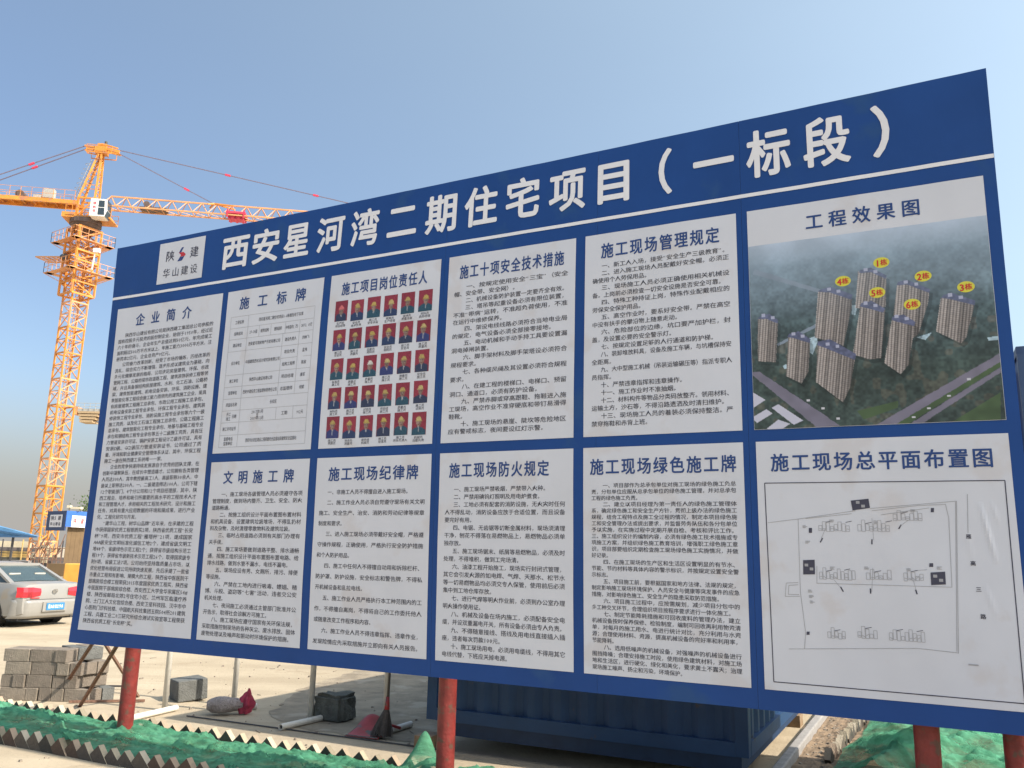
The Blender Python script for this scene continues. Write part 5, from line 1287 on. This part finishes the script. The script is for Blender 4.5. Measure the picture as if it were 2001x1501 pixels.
    m = MB(); cc = X(-.022, 0, .80)
    for k_ in range(20):
        a0_, a1_ = k_ * math.pi / 10, (k_ + 1) * math.pi / 10
        f = lambda a: cc + L * (.058 * math.cos(a)) + Vector((0, 0, .042 * math.sin(a))) - F * .006
        m.bar(f(a0_), f(a1_), .012)
    m.bar(cc - L * .05 - F * .006, cc + L * .05 - F * .006, .012); cobj(t, 'badge', m, M['chrome'])
    m = MB(); m.grid(10, 1, lambda s, q: X(-.010, (s - .5) * .40 + .62 - .34, .668 + .014 * q)) if False else m.box(X(-.012, .52, .655), (.01, .22, .022), Matrix.Rotation(-b, 3, 'Z')); cobj(t, 'model_lettering', m, M['pan_red'])
    for xx in (.88, 3.62):
        for sy in (-1, 1):
            c_ = X(xx, sy * .77, .315); w = obj_w = None
            m = MB(); m.tube(c_ - L * sy * .10, c_ + L * sy * .105, .315, 26); w = cobj(t, 'wheel', m, M['tyre'])
            m = MB(); m.tube(c_ + L * sy * .095, c_ + L * sy * .112, .205, 18, .19); obj('rim', m, M['rim'], w)
    for sy in (-1, 1):
        m = MB(); m.box(X(.88, sy * .765, .40), (.70, .16, .30), Matrix.Rotation(-b, 3, 'Z')); cobj(t, 'wheel_arch', m, M['car_black'])
    m = MB(); m.tube(X(.02, -.58, .20), X(.16, -.58, .21), .03, 12); cobj(t, 'exhaust_pipe', m, M['steel_dark'])
    m = MB(); m.box(X(2.3, 0, .22), (4.0, 1.45, .12), Matrix.Rotation(-b, 3, 'Z')); cobj(t, 'underbody', m, M['car_black'])
saloon()

# ------------------------------------------------------------------ site buildings and clutter beyond the car
def wbox(name, label, cat, p0, p1, depth, matn, group=None):
    """upright box between two photo corners on a plane at depth Y (p = (px, py, Y))"""
    a, b = at(*p0), at(*p1); m = MB(); m.box(((a.x + b.x) / 2, a.y + depth / 2, (a.z + b.z) / 2), (abs(a.x - b.x), depth, abs(a.z - b.z)))
    o = obj(name, m, matn); return tag(o, label, cat, group) if label else o
# long low shed
t = thing('site_shed', 'long cream site shed with a blue awning, beyond the silver car', 'shed', loc=tuple(at(20, 1110, 80)))
xl, xr = at(-60, 1060, 86).x, at(122, 1060, 86).x
def band(z0, z1, y, matn, nm, x0=xl, x1=xr, d=.3):
    m = MB(); m.box(((x0 + x1) / 2, y, (z0 + z1) / 2), (x1 - x0, d, z1 - z0)); cobj(t, nm, m, matn)
band(1.52, 2.12, 86.2, M['cream'], 'upper_wall', x1=at(60, 1060, 86).x); band(1.12, 1.52, 85.95, M['grey_wall'], 'grey_band', x1=at(118, 1060, 86).x); band(0.55, 1.12, 85.9, M['yellow'], 'lower_wall', x1=at(60, 1060, 86).x); band(0.0, .55, 85.85, M['dark_base'], 'plinth', x1=xr + 2.5)  # grey band runs between the cream and yellow walls
for k in range(12):
    m = MB(); xx = xl + .6 + k * 1.0; m.bar((xx, 85.6, 0), (xx, 85.6, 2.3), .09); cobj(t, 'column', m, M['yellow'] if k % 3 else M['steel_dark'])
m = MB(); m.bar((xl, 85.65, 1.22), (xr - 2, 85.65, 1.22), .05); m.bar((xl, 85.65, .95), (xr - 2, 85.65, .95), .05); cobj(t, 'rail', m, M['dark_base'])
aw0, aw1, aw2 = at(-120, 998, 70), at(72, 1048, 70), at(-120, 1052, 70)
m = MB()
m.add([aw0, aw1, aw1 + Vector((0, .6, 0)), aw0 + Vector((0, .6, .02))], [(0, 1, 2, 3)]); m.add([aw0, aw1, aw2 + Vector((0, 0, .0))], [(0, 1, 2)])
cobj(t, 'awning', m, M['awning'])
m = MB(); m.bar(at(-120, 1018, 69.9), at(66, 1049, 69.9), .10, .12); m.bar(at(-120, 1047, 69.9), at(72, 1049, 69.9), .14); cobj(t, 'awning_trim', m, M['awning_stripe'])
for px in (-20, 26):
    m = MB(); a = at(px, 1050, 70.2); m.bar(a, (a.x, a.y, 0), .14); cobj(t, 'awning_post', m, M['steel_dark'])
# tangle of scaffold round the crane foot
t = thing('scaffold', 'low orange-grey scaffold fence around the foot of the near tower crane', 'scaffold', loc=tuple(at(92, 1100, 72)))
rs = random.Random(8); m = MB(); x0_, x1_ = at(60, 1090, 72).x, at(128, 1090, 72).x
for k in range(9):
    xx = x0_ + (x1_ - x0_) * k / 8; m.bar((xx, 72, 0), (xx + rs.uniform(-.1, .1), 72, rs.uniform(1.2, 2.4)), .05)
for z in (.6, 1.5): m.bar((x0_, 72, z), (x1_, 72, z + rs.uniform(-.08, .08)), .06)
for k in range(9): a = rs.uniform(x0_, x1_ - .8); m.bar((a, 72.05, rs.uniform(0, 1.2)), (a + rs.uniform(.5, 1.2), 72.05, rs.uniform(1.4, 2.8)), .05)
cobj(t, 'tube_frame', m, M['rusty'])
m = MB()
for k in range(7): a = rs.uniform(x0_, x1_ - .5); m.box((a, 72.3, rs.uniform(.3, 1.9)), (rs.uniform(.3, .7), .05, rs.uniform(.2, .5)))
cobj(t, 'board_panel', m, M['cream'])
m = MB(); m.box(((x0_ + x1_) / 2, 72.6, .4), (x1_ - x0_ + .4, .1, .8)); cobj(t, 'plinth', m, M['grey_wall'])
# brown hut with the two-faced blue sign box above it
t = thing('sign_box', 'blue two-faced sign box with white logo plates above the brown hut', 'sign', loc=tuple(at(131, 1020, 50)))
c_t, c_b = at(131, 998, 50), at(131, 1029, 50); la = at(94.5, 999.5, 51.5); ra = at(176, 996, 51.3); zt, zb = c_t.z, c_b.z; zbl = zt - (at(131, 998, 50).z - at(131, 1037, 50).z)
def face(a, b, z0, z1, matn, nm, root, off=0.0):
    d = (b - a).normalized(); n = Vector((d.y, -d.x, 0)); m = MB(); P4_ = [Vector((a.x, a.y, z0)), Vector((b.x, b.y, z0)), Vector((b.x, b.y, z1)), Vector((a.x, a.y, z1))]
    fr_ = [v + n * (off + .02) for v in P4_]; bk = [v + n * (off - .06) for v in P4_]; m.add(fr_ + bk, [(0, 1, 2, 3), (7, 6, 5, 4)] + [(i, 4 + i, 4 + (i + 1) % 4, (i + 1) % 4) for i in range(4)]); return cobj(root, nm, m, matn), d, n
fl, dl, nl = face(la, c_t, zbl, zt, M['sign_blue_shaded'], 'left_face', t); fr2, dr, nr = face(c_t, ra, zb, zt, M['sign_blue_sunlit'], 'right_face', t)
def plate(a, d, n, s0, s1, z0, z1, par, txts, ink):
    m = MB(); q = [a + d * s + n * .035 for s in (s0, s1)]; m.add([(q[0].x, q[0].y, z0), (q[1].x, q[1].y, z0), (q[1].x, q[1].y, z1), (q[0].x, q[0].y, z1)], [(0, 1, 2, 3)]); o = obj('logo_plate', m, M['white_print'], par); o.matrix_parent_inverse = Matrix.Identity(4)
    m = MB()
    for (s, xa, xb, zc, h) in txts:
        for i, ch in enumerate(s):
            w = (xb - xa) / len(s); put(m, ch, lambda gx, gy, i=i: (lambda v: (v.x, v.y, zc + (gy - .38) * h))(a + d * (xa + (i + gx * .85) * w) + n * .042), .02)
    o2 = obj('lettering', m, ink, par)
Ll = (c_t - la).length
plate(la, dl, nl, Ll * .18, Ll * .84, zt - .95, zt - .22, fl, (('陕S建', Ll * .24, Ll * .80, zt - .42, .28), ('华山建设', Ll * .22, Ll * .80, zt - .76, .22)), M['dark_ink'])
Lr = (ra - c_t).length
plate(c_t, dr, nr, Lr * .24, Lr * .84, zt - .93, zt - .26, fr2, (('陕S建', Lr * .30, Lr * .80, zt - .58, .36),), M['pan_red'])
m = MB(); q = at(135, 997, 50.6); m.bar(q - Vector((0, 0, .1)), q + Vector((0, 0, .12)), .05); m.box(q + Vector((0, 0, .20)), (.2, .25, .16)); m.box(q + Vector((.45, 0, .13)), (.6, .3, .12)); cobj(t, 'lamp_housing', m, M['cream'])
t = thing('brown_hut', 'tall brown panelled hut under the blue sign box, left of the billboard', 'hut', loc=tuple(at(150, 1095, 50.5)))
cA = at(131, 1060, 50.4); zt2 = zb - .02
for k in range(7):
    m = MB(); p0 = cA + dr * (k * .30) - nr * .12; p1 = p0 + dr * .285; m.add([(p0.x, p0.y, .45), (p1.x, p1.y, .45), (p1.x, p1.y, zt2), (p0.x, p0.y, zt2), (p0.x, p0.y + .06, .45), (p1.x, p1.y + .06, .45), (p1.x, p1.y + .06, zt2), (p0.x, p0.y + .06, zt2)], [(0, 1, 2, 3), (0, 3, 7, 4), (1, 5, 6, 2), (3, 2, 6, 7)]); cobj(t, 'wall_panel', m, M['brown'])
m = MB(); p0 = cA - nr * .1; p1 = p0 + Vector((-.55, 2.2, 0)); m.add([(p0.x, p0.y, .3), (p1.x, p1.y, .3), (p1.x, p1.y, zt2), (p0.x, p0.y, zt2)], [(0, 1, 2, 3)]); cobj(t, 'end_wall', m, M['grey_wall'])
m = MB(); p0 = cA; p1 = cA + dr * 2.1; m.box(((p0.x + p1.x) / 2, p0.y + .35, .22), (2.6, .9, .44)); cobj(t, 'plinth', m, M['dark_base'])
m = MB()
a, b = at(126, 1101, 41), at(158, 1134, 41); m.box(((a.x + b.x) / 2, 41.4, a.z / 2), (b.x - a.x, .8, a.z)); o = obj('water_barrier', m, M['orange_box']); bevel(o, .05); tag(o, 'yellow-orange plastic barrier box on the ground, partly hidden by the billboard', 'barrier')
wb = wbox('skip', 'low rusty brown skip behind the silver car', 'skip', (93, 1101, 47), (126, 1127, 47), 1.2, M['brown'])
import bmesh
# shrub whose tip shows behind the sign box
t = thing('shrub', 'small green treetop showing behind the blue sign box', 'tree', loc=tuple(at(168, 1095, 56)))
q = at(168, 990, 56); rs = random.Random(3); m = MB(); m.tube((q.x, q.y, 0), (q.x, q.y, q.z), .06, 8, .03); cobj(t, 'trunk', m, M['rusty'])
m = MB()
for i in range(420):
    d = Vector((rs.gauss(0, .35), rs.gauss(0, .35), rs.gauss(0, .45))); c_ = q + Vector((.25, 0, -.1)) + d; s = .07
    e1 = Vector((rs.uniform(-1, 1), rs.uniform(-1, 1), rs.uniform(-1, 1))).normalized() * s; e2 = e1.orthogonal().normalized() * s * .6
    m.add([c_ - e1, c_ + e2, c_ + e1, c_ - e2], [(0, 1, 2, 3)])
cobj(t, 'crown', m, M['leaf'])
